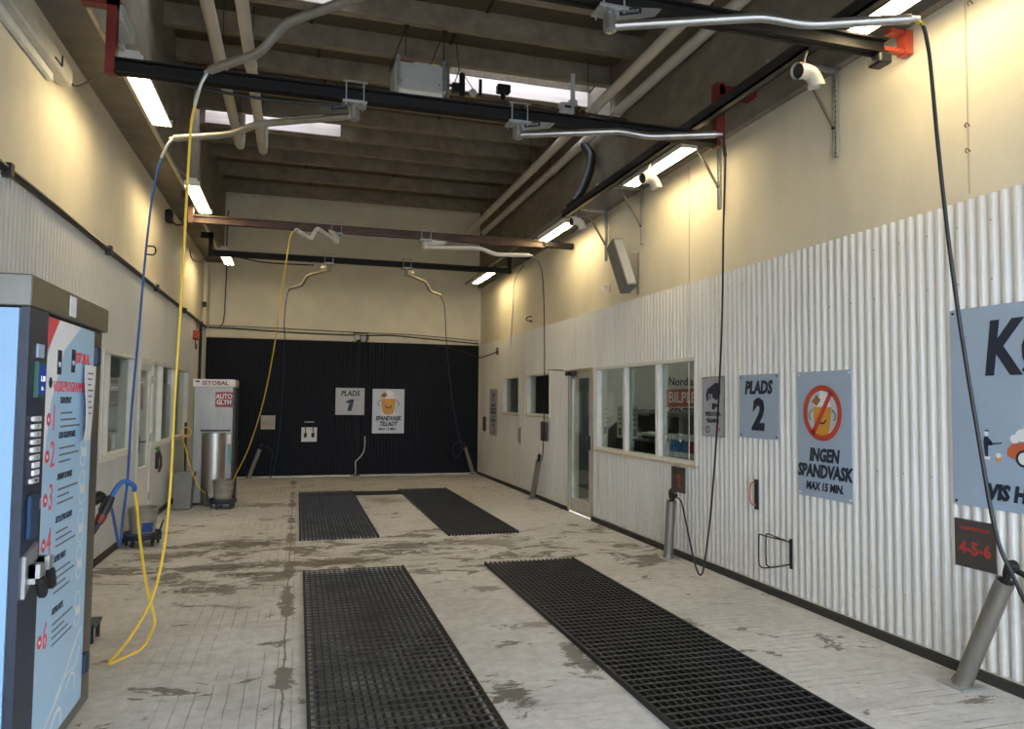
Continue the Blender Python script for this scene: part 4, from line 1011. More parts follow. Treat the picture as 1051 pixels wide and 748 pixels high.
# ring and bar drawn on the board
q = MB(F); q.annulus((-.01, .165), .215, .172, N+.0025, N+.004, 44); c_, s_ = math.cos(math.radians(57)), math.sin(math.radians(57)); L_, t_ = .19, .021
q.prism([(-.01+c_*L_+s_*t_, .165+s_*L_-c_*t_), (-.01+c_*L_-s_*t_, .165+s_*L_+c_*t_), (-.01-c_*L_-s_*t_, .165-s_*L_+c_*t_), (-.01-c_*L_+s_*t_, .165-s_*L_-c_*t_)], N+.0025, N+.004)
q.build('prohibition_ring', M_SIGNRED, o)
text('INGEN', .135, M_INK, o, F, 0, -.165, N, .0065, .18, .80)
text('SPANDVASK', .135, M_INK, o, F, -.005, -.29, N, .0065, .18, .80)
text('MAX 15 MIN.', .085, M_INK, o, F, 0, -.405, N, .0035, .18, .85)
# large sign running out of the picture
F = FR(2.69, 1.60, XS); o = plate('wash_sign', F, 1.80, 1.185, M_SIGN, 'large blue grey sign starting with K at the right edge of the view')
def KU(y): return 2.69-y
text('KØB', .43, M_INK, o, F, KU(3.365), .325, N, .015, .16, .78, 'LEFT')
text('VIS HENSYN', .118, M_INK, o, F, KU(3.36), -.495, N, .007, .18, .88, 'LEFT')
px, py = KU(3.345), -.235
def sc(l): return [(px+u*.55, py+v*.55) for u, v in l]
p = MB(F)
p.prism(sc([(-.035, -.10), (-.005, -.10), (.0, .02), (.045, .02), (.045, .06), (-.005, .11), (-.045, .11), (-.055, .05)]), N, N+.001)
p.prism(sc([(-.04, .165), (.012, .165), (.004, .185), (-.03, .182)]), N, N+.001)
p.prism(sc([(.0, .04), (.16, .058), (.16, .046), (.0, .02)]), N, N+.001); p.build('figure_drawing', M_INK, o)
p = MB(F); p.disc(sc([(-.018, .145)])[0], .0135, .0155, N, N+.001, 14); p.prism(sc([(-.045, -.13), (.02, -.13), (.02, -.10), (-.045, -.10)]), N, N+.001); p.build('figure_face', M_FOAM, o)
p = MB(F); p.prism(sc([(.085, -.085), (.15, -.085), (.143, -.145), (.092, -.145)]), N, N+.001); p.build('bucket_drawing', M_ORANGE, o)
p = MB(F)
p.disc(sc([(.118, -.082)])[0], .0165, .015, N+.0011, N+.0016, 16); p.build('foam', M_FOAM, o)
p = MB(F)
for u, v, r in ((.30, .10, .05), (.38, .14, .07), (.46, .17, .08), (.58, .18, .09)): p.disc(sc([(u, v)])[0], r*.55, r*.5, N, N+.0004+.0001*len(p.v)/32, 16)
p.build('foam', M_FOAM, o)
p = MB(F); p.prism(sc([(.215, -.07), (.225, .0), (.28, .05), (.42, .075), (.55, .14), (.85, .14), (1.0, .04), (1.0, -.08), (.28, -.10)]), N+.001, N+.002); p.build('car_drawing', mat('sign orange red', (.55, .13, .055), .45), o)
p = MB(F)
for du in (.40, .82): p.annulus(sc([(du, -.095)])[0], .048, .034, N+.0025, N+.003, 20)
p.build('wheel_drawing', M_INK, o)
p = MB(F)
for du in (.40, .82): p.disc(sc([(du, -.095)])[0], .034, .034, N+.0022, N+.0028, 18)
p.build('hub_drawing', M_FOAM, o)
F = FR(6.30, 1.578, XS); o = plate('camera_sign', F, .385, .58, M_SIGNG, 'grey framed sign with a black camera picture beside the shop window', frame=M_GALV, screws=False)
p = MB(F); p.prism([(-.13, .12), (-.10, .17), (.04, .23), (.13, .22), (.13, .12), (.06, .06), (-.02, .09), (-.115, .05)], N, N+.001); p.prism([(-.02, .03), (.02, .03), (.10, .02), (.10, .0), (.03, -.01), (.03, -.03), (-.02, -.03)], N, N+.001); p.build('camera_drawing', M_INK, o)
MB(F).box((-.085, .055, N+.001), (-.015, .12, N+.002)).build('lens_drawing', M_SIGNG, o)
text('K', .06, M_INK, o, F, -.05, .087, N+.003, .001)
text('VIDEOOVER-', .058, M_INK, o, F, 0, -.075, N, .002, 0, .85); text('VÅGNING', .058, M_INK, o, F, -.01, -.14, N, .002, 0, .85)
p = MB(F); p.annulus((-.10, -.225), .035, .026, N, N+.001, 18); p.build('emblem', M_INK, o)
text('TV', .05, M_PLATERED, o, F, .09, -.225, N, .002)
F = FR(14.66, 1.392, XS); o = plate('instruction_sign', F, .60, .96, M_SIGNG, 'narrow grey notice sign on the far end of the right wall', screws=False)
p = MB(F); p.disc((0, .31), .07, .09, N, N+.001, 14); p.build('emblem', M_INK, o)
p = MB(F); p.disc((0, .29), .045, .05, N+.001, N+.002, 14); p.build('emblem_light', M_SIGNG, o)
for t_, v, s_ in (('ADGANG', .14, .09), ('KUN FOR KUNDER', .06, .06), ('MED VASKEKORT', -.01, .07), ('MAX', -.09, .07), ('PRISER SE SKILT', -.17, .07), ('TAK', -.27, .09)):
    text(t_, s_, M_INK, o, F, 0, v, N, .002, 0, .8)
text('OK', .11, M_PLATERED, o, F, .06, -.39, N, .002)
F = FR(15.41, 1.13, XS); o = plate('bay_plate', F, .27, .31, mat('dark red plate', (.07, .025, .02), .5), 'small dark red plate in the far right corner of the wall', screws=False)
F = FR(3.45, .78, XS-.0); o = plate('bay_plate', F, .275, .285, M_PLATE, 'dark brown plate reading 4-5-6 in red below the large sign', screws=False)
text('4-5-6', .105, M_PLATERED, o, F, 0, -.03, N, .003, 0, .95); text('VASKEPROGRAM', .028, M_PLATERED, o, F, 0, .09, N, .0005, 0, .95)
F = FR(6.99, .80, XS-.0); o = plate('bay_plate', F, .29, .265, M_PLATE, 'dark brown plate with a red 2 below the shop window', screws=False)
text('2', .17, M_PLATERED, o, F, .02, -.02, N, .004)
F = FR(11.28, 1.135, XS-.03); o = plate('bay_plate', F, .28, .31, M_PLATE, 'dark brown plate below the small window behind the grey hose', th=.03, screws=False)
text('3', .15, M_PLATERED, o, F, 0, -.02, .032, .003)

# small fittings on the right wall
k = thing('wall_latch', (3.88, 5.62, .68), 'small red and black latch fixed to the corrugated wall below the 2 sign', 'latch')
F = FR(5.62, .815, XS); MB(F).box((.0, -.13, 0), (.035, .13, .02)).build('base', M_BLKMET, k)
MB(F).tube([(.02, .10, .02), (-.02, .09, .04), (-.03, 0, .045), (-.02, -.08, .04), (.02, -.09, .02)], .007, 8).build('handle', mat('worn red paint', (.42, .16, .14), .5, 0, .4, 60), k, True)
k = thing('wire_rack', (3.85, 5.25, .25), 'black bent wire rack on the corrugated wall near the floor', 'rack')
F = FR(5.25, .39, XS); b = MB(F)
for n_ in (.09, .16): b.tube([(.10, .09, .0), (.09, .10, .03), (-.02, .13, n_), (-.09, .13, n_), (-.11, .10, n_), (-.11, -.10, n_), (-.09, -.13, n_), (-.02, -.13, n_), (.09, -.09, .03), (.10, -.08, 0)], .006, 6, True, True, 4)
b.build('wire', M_BLKMET, k, True)
MB(F).box((.09, -.12, 0), (.115, .12, .012)).build('base_strip', M_BLKMET, k)
k = thing('door_pull', (3.87, 13.0, .85), 'small metal pull handle on the right wall below the far window', 'handle')
F = FR(12.75, 1.0, XS); b = MB(F); b.tube([(0, .12, 0), (0, .12, .035), (0, -.12, .035), (0, -.12, 0)], .012, 8, True, False); b.box((-.03, -.16, -.002), (.03, .16, .006)); b.build('handle', M_STEEL2, k)
k = thing('wall_hook', (3.87, 12.0, 3.0), 'small dark hook on the upper right wall left of the pale streak', 'hook')
F = FR(12.2, 3.05, 3.91); b = MB(F); b.tube([(0, .06, 0), (-.08, .05, .06), (-.1, .0, .06), (0, -.02, .0), (.06, -.05, .05)], .01, 6); b.build('wire', M_BLKMET, k, True)
k = thing('wall_hook', (3.87, 8.9, 3.1), 'small bent white hook on the right wall below a bracket', 'hook')
F = FR(8.88, 3.12, 3.91); b = MB(F); b.box((-.03, -.06, 0), (.03, .06, .012)); b.tube([(0, .03, .01), (-.05, .02, .07), (.03, -.02, .09), (0, -.05, .02)], .01, 6); b.build('hook', M_WHITE, k, True)
k = thing('cable_coil', (3.85, 14.0, 2.6), 'small coil of black cable on the right wall near the corner', 'cable')
F = FR(14.3, 2.63, XS-.02); b = MB(F); b.annulus((0, 0), .075, .055, .005, .022, 20); b.build('coil', M_BLACK, k)
MB().tube([(3.86, 14.3, 2.62), (3.86, 14.9, 2.60), (3.86, 15.6, 2.58), (3.80, 15.88, 2.60), (3.3, 15.90, 2.76), (2.9, 15.9, 2.84)], .012, 6).build('cable', M_BLACK, k, True)
k = thing('wall_conduit', (3.88, 13.5, 2.7), 'thin grey conduit running down the upper right wall near the back', 'conduit')
MB().tube([(3.885, 12.6, 4.1), (3.885, 13.2, 3.9), (3.885, 13.3, 3.4), (3.885, 13.45, 2.66)], .009, 8).build('pipe', M_STEEL2, k, True)
for (y, z, lb) in ((3.46, 3.168, 'rusty wall anchor lowest on the right wall seam'), (3.46, 3.327, 'rusty wall anchor above another on the right wall seam'), (3.42, 4.074, 'small wall anchor near the top of the right wall')):
    b = MB(FR(y, z, 3.91)); b.tube([(-.012, -.012, 0), (-.012, .0, .012), (.0, .012, .012), (.012, .0, .012), (.012, -.012, 0)], .0035, 5); b.build('wall_anchor', mat('rusty steel', (.22, .09, .04), .8), label=lb, cat='anchor', group='anchors on the upper right wall')
b = MB(); b.box((3.906, 3.457, 2.9), (3.91, 3.462, 4.1)); b.box((3.906, 6.80, 2.87), (3.91, 6.805, 4.1)); b.build('panel_joint', mat('joint line', (.45, .41, .33), .9), wr)

# ------------------------------------------------------------------ back wall items
YS = 15.893
F = FB(1.06, 1.585, YS); o = plate('bay_sign', F, .60, .57, mat('light grey sign', (.46, .475, .50), .45, 0, .04), 'light grey square sign reading PLADS 1 on the dark back door', screws=False)
text('PLADS', .15, M_INK, o, F, 0, .165, N, .005, .18, .9); MB(F).prism([(-.055, -.20), (.035, -.20), (.085, .045), (-.0, .045), (-.075, .005), (-.06, -.045), (-.012, -.025)], N-.001, N+.001).build('lettering', M_INK, o)
F = FB(1.87, 1.385, YS); o = plate('permission_sign', F, .68, .95, M_SIGNW, 'pale sign with an amber bucket reading SPANDVASK TILLADT', screws=False)
bucket_art(o, F, -.0, .17, .52)
text('SPANDVASK', .125, M_INK, o, F, 0, -.16, N, .006, .2, .78); text('TILLADT', .125, M_INK, o, F, 0, -.275, N, .006, .2, .78); text('MAX 15 MIN.', .075, M_INK, o, F, -.02, -.385, N, .003, .2, .85)
F = FB(-.58, 1.14, YS); o = plate('bay_plate', F, .28, .285, mat('pale plate', (.36, .345, .32), .5), 'pale plate with faded red 4-5-6 on the back door', screws=False)
text('4-5-6', .10, mat('faded red lettering', (.42, .17, .14), .6), o, F, 0, -.03, N, .002)
k = thing('socket_panel', (.24, YS, .74), 'white socket panel with two black plugs on the back door', 'socket')
F = FB(.24, .89, YS); MB(F).box((-.155, -.15, 0), (.155, .15, .02)).build('panel', M_WHITE, k)
for u in (-.075, .075):
    b = MB(F); b.lathe((u, -.03, .02), [(.028, -.02), (.034, .02)], 12, 'Z'); b.prism([(u-.035, .03), (u+.035, .03), (u+.02, -.06), (u-.02, -.06)], .02, .06); b.build('plug', M_BLACK, k)
    MB(F).tube([(u, .0, .05), (u, .12, .05), (u, .24, .03)], .01, 6).build('plug_cable', M_BLACK, k, True)
MB(F).lathe((0, .26, .05), [(.10, -.012), (.10, .012)], 18, 'Y').build('cover_cap', M_GREYBOX, k)
k = thing('door_sensor', (1.3, 15.93, 2.9), 'small grey double box above the joint of the dark back doors', 'sensor')
b = MB(); b.bbox((1.13, 15.89, 2.90), (1.24, 15.955, 3.0), .008); b.bbox((1.28, 15.89, 2.89), (1.37, 15.955, 2.99), .008); b.build('boxes', M_GREYBOX, k)
b = MB(); b.tube([(1.12, 15.92, 2.99), (1.10, 15.92, 3.05), (1.40, 15.92, 3.05), (1.415, 15.92, 2.98), (1.415, 15.92, 2.9)], .014, 6, True, False); b.build('conduit', M_BLKMET, k)
k = thing('wall_conduit', (0, 15.95, 3.0), 'dark conduit running across the back wall above the blue doors', 'conduit')
b = MB(); b.tube([(-1.78, 15.94, 3.06), (-1.2, 15.94, 3.05), (0, 15.94, 3.01), (1.25, 15.94, 3.0), (1.9, 15.94, 3.02), (2.6, 15.94, 2.98), (3.86, 15.94, 2.90)], .014, 6); b.build('pipe', M_BLKMET, k, True)
b = MB(); b.tube([(-1.78, 15.94, 3.10), (-.6, 15.94, 3.095), (1.26, 15.94, 3.06), (2.4, 15.94, 3.05), (3.86, 15.94, 2.96)], .008, 6); b.build('cable', M_BLACK, k, True)
k = thing('wall_cable', (-1.48, 15.97, 3.0), 'thin dark cable hanging down the back wall left of the strip light', 'cable')
MB().tube([(-1.47, 15.97, 5.5), (-1.48, 15.97, 4.9), (-1.47, 15.97, 4.29), (-1.48, 15.97, 3.6), (-1.50, 15.97, 3.2), (-1.57, 15.96, 3.08)], .011, 6).build('cable', M_BLKMET, k, True)

# ------------------------------------------------------------------ left wall items
k = thing('wall_conduit', (XL, 7, 3.04), 'long black conduit along the top of the left cladding', 'conduit')
MB().tube([(XL+.02, YF, 3.05), (XL+.02, 4, 3.05), (XL+.02, 9, 3.045), (XL+.02, 15.0, 3.05), (XL+.02, 15.85, 3.05)], .026, 8).build('pipe', M_BLKMET, k, True)
for y in (5.3, 7.9, 10.4, 12.9, 15.0): MB().box((XL-.015, y-.03, 3.0), (XL+.055, y+.03, 3.085)).build('clamp', M_BLKMET, k)
b = MB(); b.tube([(XL+.03, 14.9, 3.04), (XL+.03, 14.95, 2.8), (XL+.03, 14.95, 1.95)], .028, 8, True, False); b.build('drop_pipe', M_BLKMET, k, True)
k = thing('alarm_bell', (XL+.03, 14.2, 2.65), 'small red alarm fitting hanging on the left wall near the corner', 'alarm')
MB().bbox((XL+.0, 14.08, 2.66), (XL+.10, 14.26, 2.84), .02).build('body', mat('alarm red', (.42, .05, .035), .5), k)
MB().tube([(XL+.05, 14.2, 2.85), (XL+.05, 14.2, 2.98), (XL+.02, 14.2, 3.02)], .01, 6).build('stem', M_BLKMET, k, True)
MB().tube([(XL+.05, 14.1, 2.66), (XL+.05, 14.08, 2.55), (XL+.05, 14.2, 2.50), (XL+.05, 14.28, 2.6)], .008, 6).build('loop', M_BLACK, k, True)
k = thing('cable_duct', (XL+.06, 4, 4.05), 'pale grey cable duct high on the left wall ending near the red post', 'cable duct')
b = MB(); b.bbox((XL-.014, YF+.1, 4.02), (XL+.085, 6.35, 4.155), .01); b.build('duct', mat('duct grey white', (.56, .54, .48), .55), k)
b = MB(); b.box((XL-.014, YF+.1, 3.96), (XL+.02, 6.1, 4.02)); b.build('back_rail', M_FRAME, k)
b = MB(); b.tube([(XL+.087, 5.9, 4.06), (XL+.09, 6.05, 4.06), (XL+.09, 6.05, 4.14)], .006, 5, True, False); b.build('strap', M_BLKMET, k)
k = thing('power_cable', (-1.3, 6, 4.0), 'black cable sagging from the left duct to the overhead rail', 'cable')
MB().tube([(XL+.06, 6.36, 4.06), (-1.68, 6.25, 4.0), (-1.5, 6.0, 3.98), (-1.28, 5.75, 3.98), (-.9, 5.66, 3.88), (-.3, 5.66, 3.84), (.25, 5.66, 3.86)], .011, 6).build('cable', M_BLACK, k, True)
k = thing('wall_socket', (XL+.03, 11.16, 4.1), 'small black socket high on the left wall below the soffit', 'socket')
MB().bbox((XL-.014, 11.08, 4.08), (XL+.07, 11.24, 4.26), .015).build('box', M_BLKMET, k)
MB().tube([(XL+.06, 11.16, 4.10), (-1.66, 11.0, 4.02), (-1.5, 10.6, 3.98), (-1.3, 10.27, 3.98)], .011, 6).build('cable', M_BLACK, k, True)
k = thing('power_cable', (-1.4, 13, 4.0), 'black cable looping from the left wall to the furthest rail', 'cable')
MB().tube([(XL+.0, 13.4, 4.15), (XL+.05, 13.3, 3.98), (-1.62, 12.9, 3.86), (-1.40, 12.4, 3.88), (-1.2, 12.27, 3.9), (-.6, 12.27, 3.80), (.2, 12.27, 3.80)], .011, 6).build('cable', M_BLACK, k, True)
k = thing('hose_hook', (XL+.04, 9.85, 3.4), 'small dark hook on the upper left wall beside the blue hose', 'hook')
b = MB(FL(9.85, 3.43, XL-.014)); b.tube([(0, .05, 0), (.02, .05, .09), (.07, .0, .10), (.02, -.05, .08), (0, -.05, 0)], .010, 6); b.build('hook', M_BLKMET, k, True)
k = thing('wall_box', (XL+.02, 15.3, 3.4), 'small dark switch on the pale pilaster in the far left corner', 'switch')
MB().bbox((XL-.0, 15.26, 3.40), (XL+.07, 15.38, 3.5), .01).build('box', M_BLKMET, k)
MB().box((XL-.014, 15.45, 3.08), (XL+.06, YB, 4.3)).build('trim_5', M_CREAM, kind='structure')
# conduit on the soffit edge of the left beam
k = thing('beam_conduit', (-1.52, 8, 4.40), 'pale conduit along the lower edge of the left concrete beam', 'conduit')
MB().box((-1.53, 5.8, 4.40), (-1.50, 15.8, 4.44)).build('strip', mat('pale trunking', (.60, .54, .40), .6), k)
k = thing('fixture_board', (-1.5, 4, 4.5), 'white board fixed to the left beam behind the red post', 'board')
MB().box((-1.53, 2.0, 4.42), (-1.51, 6.9, 4.78)).build('board', M_GREYBOX, k)  # pale band added where daylight whitens the beam's inner face
MB().tube([(-1.49, 2.0, 4.82), (-1.49, 4.6, 4.82), (-1.49, 6.3, 4.80), (-1.46, 6.4, 4.72)], .010, 6).build('cable', M_GALV, k, True)
MB().bbox((-1.51, 6.3, 4.60), (-1.40, 6.75, 4.72), .01).build('junction_box', M_GREYBOX, k)

# small low foot bracket behind the pay station
k = thing('floor_bracket', (-1.28, 5.5, 0), 'small dark metal stand on the floor behind the pay station', 'stand')
b = MB(); b.box((-1.62, 5.42, .10), (-1.24, 5.62, .125)); b.build('top', M_NAVYP, k)
b = MB(); b.bar((-1.26, 5.44, 0), (-1.26, 5.44, .10), .02, .02); b.bar((-1.26, 5.60, 0), (-1.26, 5.60, .10), .02, .02); b.bar((-1.27, 5.46, .02), (-1.5, 5.46, .10), .02, .015); b.build('leg', M_BLKMET, k)

# ------------------------------------------------------------------ pay station (near left)
def pay_station():
    x0, x1, y0, y1 = -1.72, -.94, 3.01, 4.10
    k = thing('pay_station', ((x0+x1)/2, (y0+y1)/2, 0), 'tall light blue wash pay station with a programme panel at the left edge', 'machine')
    MB().box((x0+.05, y0+.05, 0), (x1-.09, y1-.06, .13)).build('plinth', M_DARK, k)
    MB().bbox((x0, y0+.015, .13), (x1-.012, y1, 1.93), .006).build('cabinet', mat('dark stainless', (.20, .19, .17), .38, .8, .12, 8), k)
    MB().bbox((x0-.02, y0-.01, 1.93), (x1+.012, y1+.012, 2.045), .004).build('top_cap', mat('dark stainless', (.20, .19, .17), .38, .8, .12, 8), k)
    MB().box((x0+.02, y0-.004, .2), (-.968, y0+.016, 1.922)).build('front_panel', M_LBLUE, k)
    b = MB(); b.box((-.962, y0-.002, .14), (x1+.006, y0+.014, 1.928)); b.box((x1-.012, y0+.014, .14), (x1+.006, 3.215, 1.928)); b.build('control_column', M_NAVYP, k)
    xf = x1+.006; F = FL(3.11, 0, xf)
    cc = MB(F); cc.box((-.03, 1.60, 0), (.055, 1.735, .014)); d = cc.build('display', mat('display frame green', (.02, .10, .08), .5), k)
    MB(F).box((-.02, 1.612, .014), (.045, 1.722, .0155)).build('screen', M_SCREEN, d)
    text('1.00', .03, M_SCREENTXT, d, F, .014, 1.67, .016); text('kr.', .022, M_SCREENTXT, d, F, .014, 1.635, .016)
    MB(F).box((-.018, 1.75, 0), (.05, 1.80, .006)).build('sticker', M_SIGN, k)
    names = ['1', '2', '3', '4', '5', '6', '', '', 'STOP']
    for i in range(9):
        z = 1.522 - i*.0285
        bt = MB(F); bt.box((-.018, z-.0095, 0), (.045, z+.0095, .008)); o = bt.build('button', M_GREYBOX if i < 6 or i == 8 else M_PAPER, k)
        if i < 6 or i == 8:
            MB(F).lathe((-.036, z, 0), [(.009, 0), (.009, .006), (.006, .010)], 10).build('lamp', M_PAPER, o)
        if names[i]: text(names[i], .016 if i < 6 else .012, M_INK, o, F, .013, z, .0086)
    MB(F).bbox((-.06, 1.085, 0), (.035, 1.245, .016), .006).build('card_reader', mat('reader blue', (.012, .05, .12), .3), k)
    MB(F).box((.06, 1.18, 0), (.085, 1.22, .006)).build('coin_slot', M_GALV, k)
    lk = MB(F); lk.prism([(-.075, .88), (-.075, 1.03), (.05, 1.06), (.05, 1.0), (.0, .99), (.0, .93)], 0, .012); lp = lk.build('hasp_plate', M_GALV, k)
    for u, z in ((.0, .945), (.10, .955)):
        q = MB(F); q.box((u-.045, z+.0, .0), (u+.0, z+.05, .05)); q.box((u-.045, z-.02, .0), (u-.03, z+.05, .035)); q.build('hasp', M_GALV, lp)
        p = MB(F); p.tube([(u-.01, z+.0, .03), (u+.0, z+.035, .035), (u+.018, z+.03, .04), (u+.014, z-.01, .04)], .005, 6); p.build('shackle', M_STEEL, lp)
        p = MB(F @ Matrix.Translation((u+.02, z-.045, .04)) @ Matrix.Rotation(.35, 4, 'Z')); p.bbox((-.018, -.04, -.014), (.018, .04, .014), .006); p.build('padlock', M_BLACK, lp)
    # programme poster
    P = MB(FL(0, 0, x1-.012)); P.box((3.225, .21, 0), (3.90, 1.915, .014)); po = P.build('programme_panel', mat('poster light blue', (.40, .60, .78), .35, 0, .03, 2), k)
    F2 = FL(3.225, 0, x1+.002); e = .0006
    w1 = MB(F2); w1.prism([(0, 1.3), (.07, 1.58), (.22, 1.80), (.45, 1.915), (.12, 1.915), (0, 1.75)], 0, e); w1.build('printed_swoosh', M_FOAM, po)
    w1 = MB(F2); w1.prism([(0, 1.78), (.14, 1.915), (0, 1.915)], e, 2*e); w1.build('printed_corner', M_PINKRED, po)
    for u, z in ((.13, 1.745), (.32, 1.76)):
        MB(F2).box((u, z-.05, e), (u+.055, z+.05, 2*e)).build('printed_box', M_INK, po)
        text('PIN', .03, M_FOAM, po, F2, u+.028, z-.01, 2*e+.0003, 0, 0, .7)
    text('ISTOBAL', .065, M_PINKRED, po, F2, .38, 1.775, 2*e, .001, 0, .9, 'LEFT')
    text('VASKEPROGRAMMER', .062, M_PINKRED, po, F2, .09, 1.645, 2*e, .0, 0, .78, 'LEFT')
    MB(F2).disc((.055, 1.66), .022, .022, e, 2*e, 14).build('printed_dot', M_INK, po)
    zz = [1.52, 1.375, 1.205, 1.03, .87, .66]; ti = ['KUN SPRAY', 'KUN SKUMPENSEL', 'SHAMPOOVASK', 'SKYLLEPROGRAM', 'SUPER WAX', 'SUPER SKYL']
    for i, z in enumerate(zz):
        text(str(i+1), .15, M_PINKRED, po, F2, .115, z-.005, e, .0, 0, .75)
        q = MB(F2); q.disc((.05, z-.005), .026, .026, e, 2*e, 16); q.build('printed_badge', M_PINKRED, po)
        text('kr', .026, M_FOAM, po, F2, .05, z-.005, 2*e+.0004)
        text(ti[i], .036, M_INK, po, F2, .19, z+.07, e, .001, .15, .78, 'LEFT')
        l = MB(F2)
        for r_ in range(4 if i > 3 else 3): l.box((.20, z+.018-.028*r_-.004, e), (.20+.16+.06*((i+r_) % 3), z+.018-.028*r_+.004, 2*e))
        l.build('printed_lines', M_GREYINK, po)
        q = MB(F2); q.annulus((.555, z+.025), .045, .039, e, 2*e, 18); q.annulus((.555, z-.035), .05, .044, e, 2*e, 18, PI*1.0, PI*2.1); q.box((.53, z-.04, e), (.60, z+.0, 2*e)); q.build('printed_icon', M_FOAM, po)
    s = MB(F2)
    for pts, r in (([(.10, .24), (.18, .30), (.33, .36), (.45, .44), (.58, .52), (.64, .54)], .006), ([(.20, .225), (.30, .29), (.36, .28), (.37, .22)], .008), ([(.28, .36), (.42, .40), (.55, .40), (.62, .46)], .004), ([(.43, .34), (.50, .38), (.55, .36), (.56, .30)], .005)):
        pts = spline([Vector((*p_, 0)) for p_ in pts], 6)
        for a, c in zip(pts, pts[1:]):
            dv = (c-a).normalized(); nn = Vector((-dv.y, dv.x, 0))*r
            s.prism([(a+nn)[:2], (a-nn)[:2], (c-nn)[:2], (c+nn)[:2]], e, 2*e)
    s.build('printed_car_lines', M_FOAM, po)
    MB(F2).disc((.06, .285), .018, .018, e, .006, 12).build('lock_cover', M_INK, po)
    for z in (1.80, .36, 1.0):
        if z != 1.0: MB(FL(0, 0, x1-.012)).bbox((3.90, z-.045, 0), (3.955, z+.045, .035), .006).build('hinge', M_NAVYP, k)
    MB(FL(3.50, 1.985, x1+.012)).box((-.045, -.04, 0), (.045, .045, .002)).build('cap_sticker', M_PAPER, k)
    t = thing('taped_notice', (-.93, 3.78, 1.45), 'white paper note taped over the programme panel of the pay station', 'notice')
    F3 = FL(3.80, 1.60, x1+.014); n_ = MB(F3)
    rings = []
    def row(v):
        q = (.15-v)/.34; return -.05*q**1.5, .004+.03*math.sin(min(1, q)*PI*.8)*q
    for i in range(9):
        v = .15-.34*i/8; sk, bow = row(v)
        rings.append([(-.10+sk, v, bow), (.085+sk, v, .003), (.085+sk, v, .001), (-.10+sk, v, bow-.002)])
    n_.loft(rings); sh_ = n_.build('sheet', M_PAPER, t, True)
    l = MB(F3)
    for i in range(8):
        v = .11-.026*i; sk, bow = row(v); g_ = lambda u: .0012+bow+(.003-bow)*(u+.10)/.185
        u0, u1 = -.06, .045-.02*(i % 3)
        l.add([(u0+sk, v, g_(u0)), (u1+sk, v, g_(u1)), (u1+sk, v+.007, g_(u1)), (u0+sk, v+.007, g_(u0))], [(0, 1, 2, 3)])
    l.build('printing', M_GREYINK, t)
pay_station()

# ------------------------------------------------------------------ rear cabinet, bins, buckets (left)
k = thing('wash_cabinet', (-1.24, 12.4, 0), 'stainless wash cabinet in the far left corner with a plum sign', 'machine')
MB().bbox((-1.53, 12.12, .02), (-.96, 12.75, 1.80), .01).build('cabinet', mat('cabinet steel', (.33, .32, .30), .42, .7, .12, 10, (1, 1, .15)), k)
tp = MB().bbox((-1.545, 12.09, 1.79), (-.935, 12.78, 1.91), .01).build('top_panel', M_WHITE, k)
F = FB(-1.24, 1.85, 12.088); text('ISTOBAL', .085, M_MAROON, tp, F, .02, 0, .001, .002, 0, 1.15)
MB(F).prism([(-.30, .035), (-.21, .035), (-.21, .012), (-.25, .012)], 0, .0015).build('emblem', M_INK, tp)
MB().box((-.958, 12.14, .02), (-.925, 12.72, 1.79)).build('side_panel', M_BLKMET, k)
F = FB(-1.095, 1.60, 12.118); sg = MB(F).box((-.125, -.115, 0), (.125, .115, .004)).build('plum_sign', M_MAROON, k)
text('AUTO', .105, M_PAPER, sg, F, 0, .045, .005, .004, 0, .8); text('GLYM', .105, M_PAPER, sg, F, 0, -.045, .005, .004, 0, .8)
b = MB(); seg = 12
b.loft([[(-1.22-.17*math.cos(PI*i/seg), 12.12-.20*math.sin(PI*i/seg)**.6, z) for i in range(seg+1)] for z in (.0, 1.09)]); b.build('reel_cover', M_STEEL, k, True)
MB().box((-1.42, 12.10, 1.11), (-.99, 12.125, 1.135)).build('handle_strip', M_BLKMET, k)
MB().box((-1.02, 12.09, .62), (-.975, 12.118, .9)).build('label_sticker', mat('teal sticker', (.10, .28, .32), .5), k)
MB().box((-1.03, 12.09, .92), (-.985, 12.118, 1.06)).build('latch', M_PAPER, k)
MB().lathe((-.925, 12.4, .9), [(.05, 0), (.05, .03), (.02, .035)], 12, 'X').build('knob', M_BLKMET, k)

def bin_(x0, x1, y0, y1, h_, label):
    k = thing('waste_bin', ((x0+x1)/2, (y0+y1)/2, 0), label, 'bin')
    b = MB(); i = .035; t = .006
    b.loft([[(x0+i, y0+i, .01), (x1-i, y0+i, .01), (x1-i, y1-i, .01), (x0+i, y1-i, .01)], [(x0, y0, h_), (x1, y0, h_), (x1, y1, h_), (x0, y1, h_)], [(x0+t, y0+t, h_), (x1-t, y0+t, h_), (x1-t, y1-t, h_), (x0+t, y1-t, h_)], [(x0+i+t, y0+i+t, .02), (x1-i-t, y0+i+t, .02), (x1-i-t, y1-i-t, .02), (x0+i+t, y1-i-t, .02)]])
    b.build('body', mat('bin steel', (.27, .26, .24), .45, .6, .1), k)
    r = MB()
    for a, c in (((x0-.006,y0-.006),(x1+.006,y0+.006)), ((x0-.006,y1-.006),(x1+.006,y1+.006)), ((x0-.006,y0),(x0+.006,y1)), ((x1-.006,y0),(x1+.006,y1))): r.box((*a, h_-.02), (*c, h_+.004))
    r.build('rim', MATS['bin steel'], k)
    MB().box((x0+i-.005, y0+i-.005, 0), (x1-i+.005, y1-i+.005, .012)).build('foot', M_BLKMET, k)
bin_(-1.72, -1.44, 11.55, 11.9, .52, 'grey open waste bin standing beside the rear cabinet')
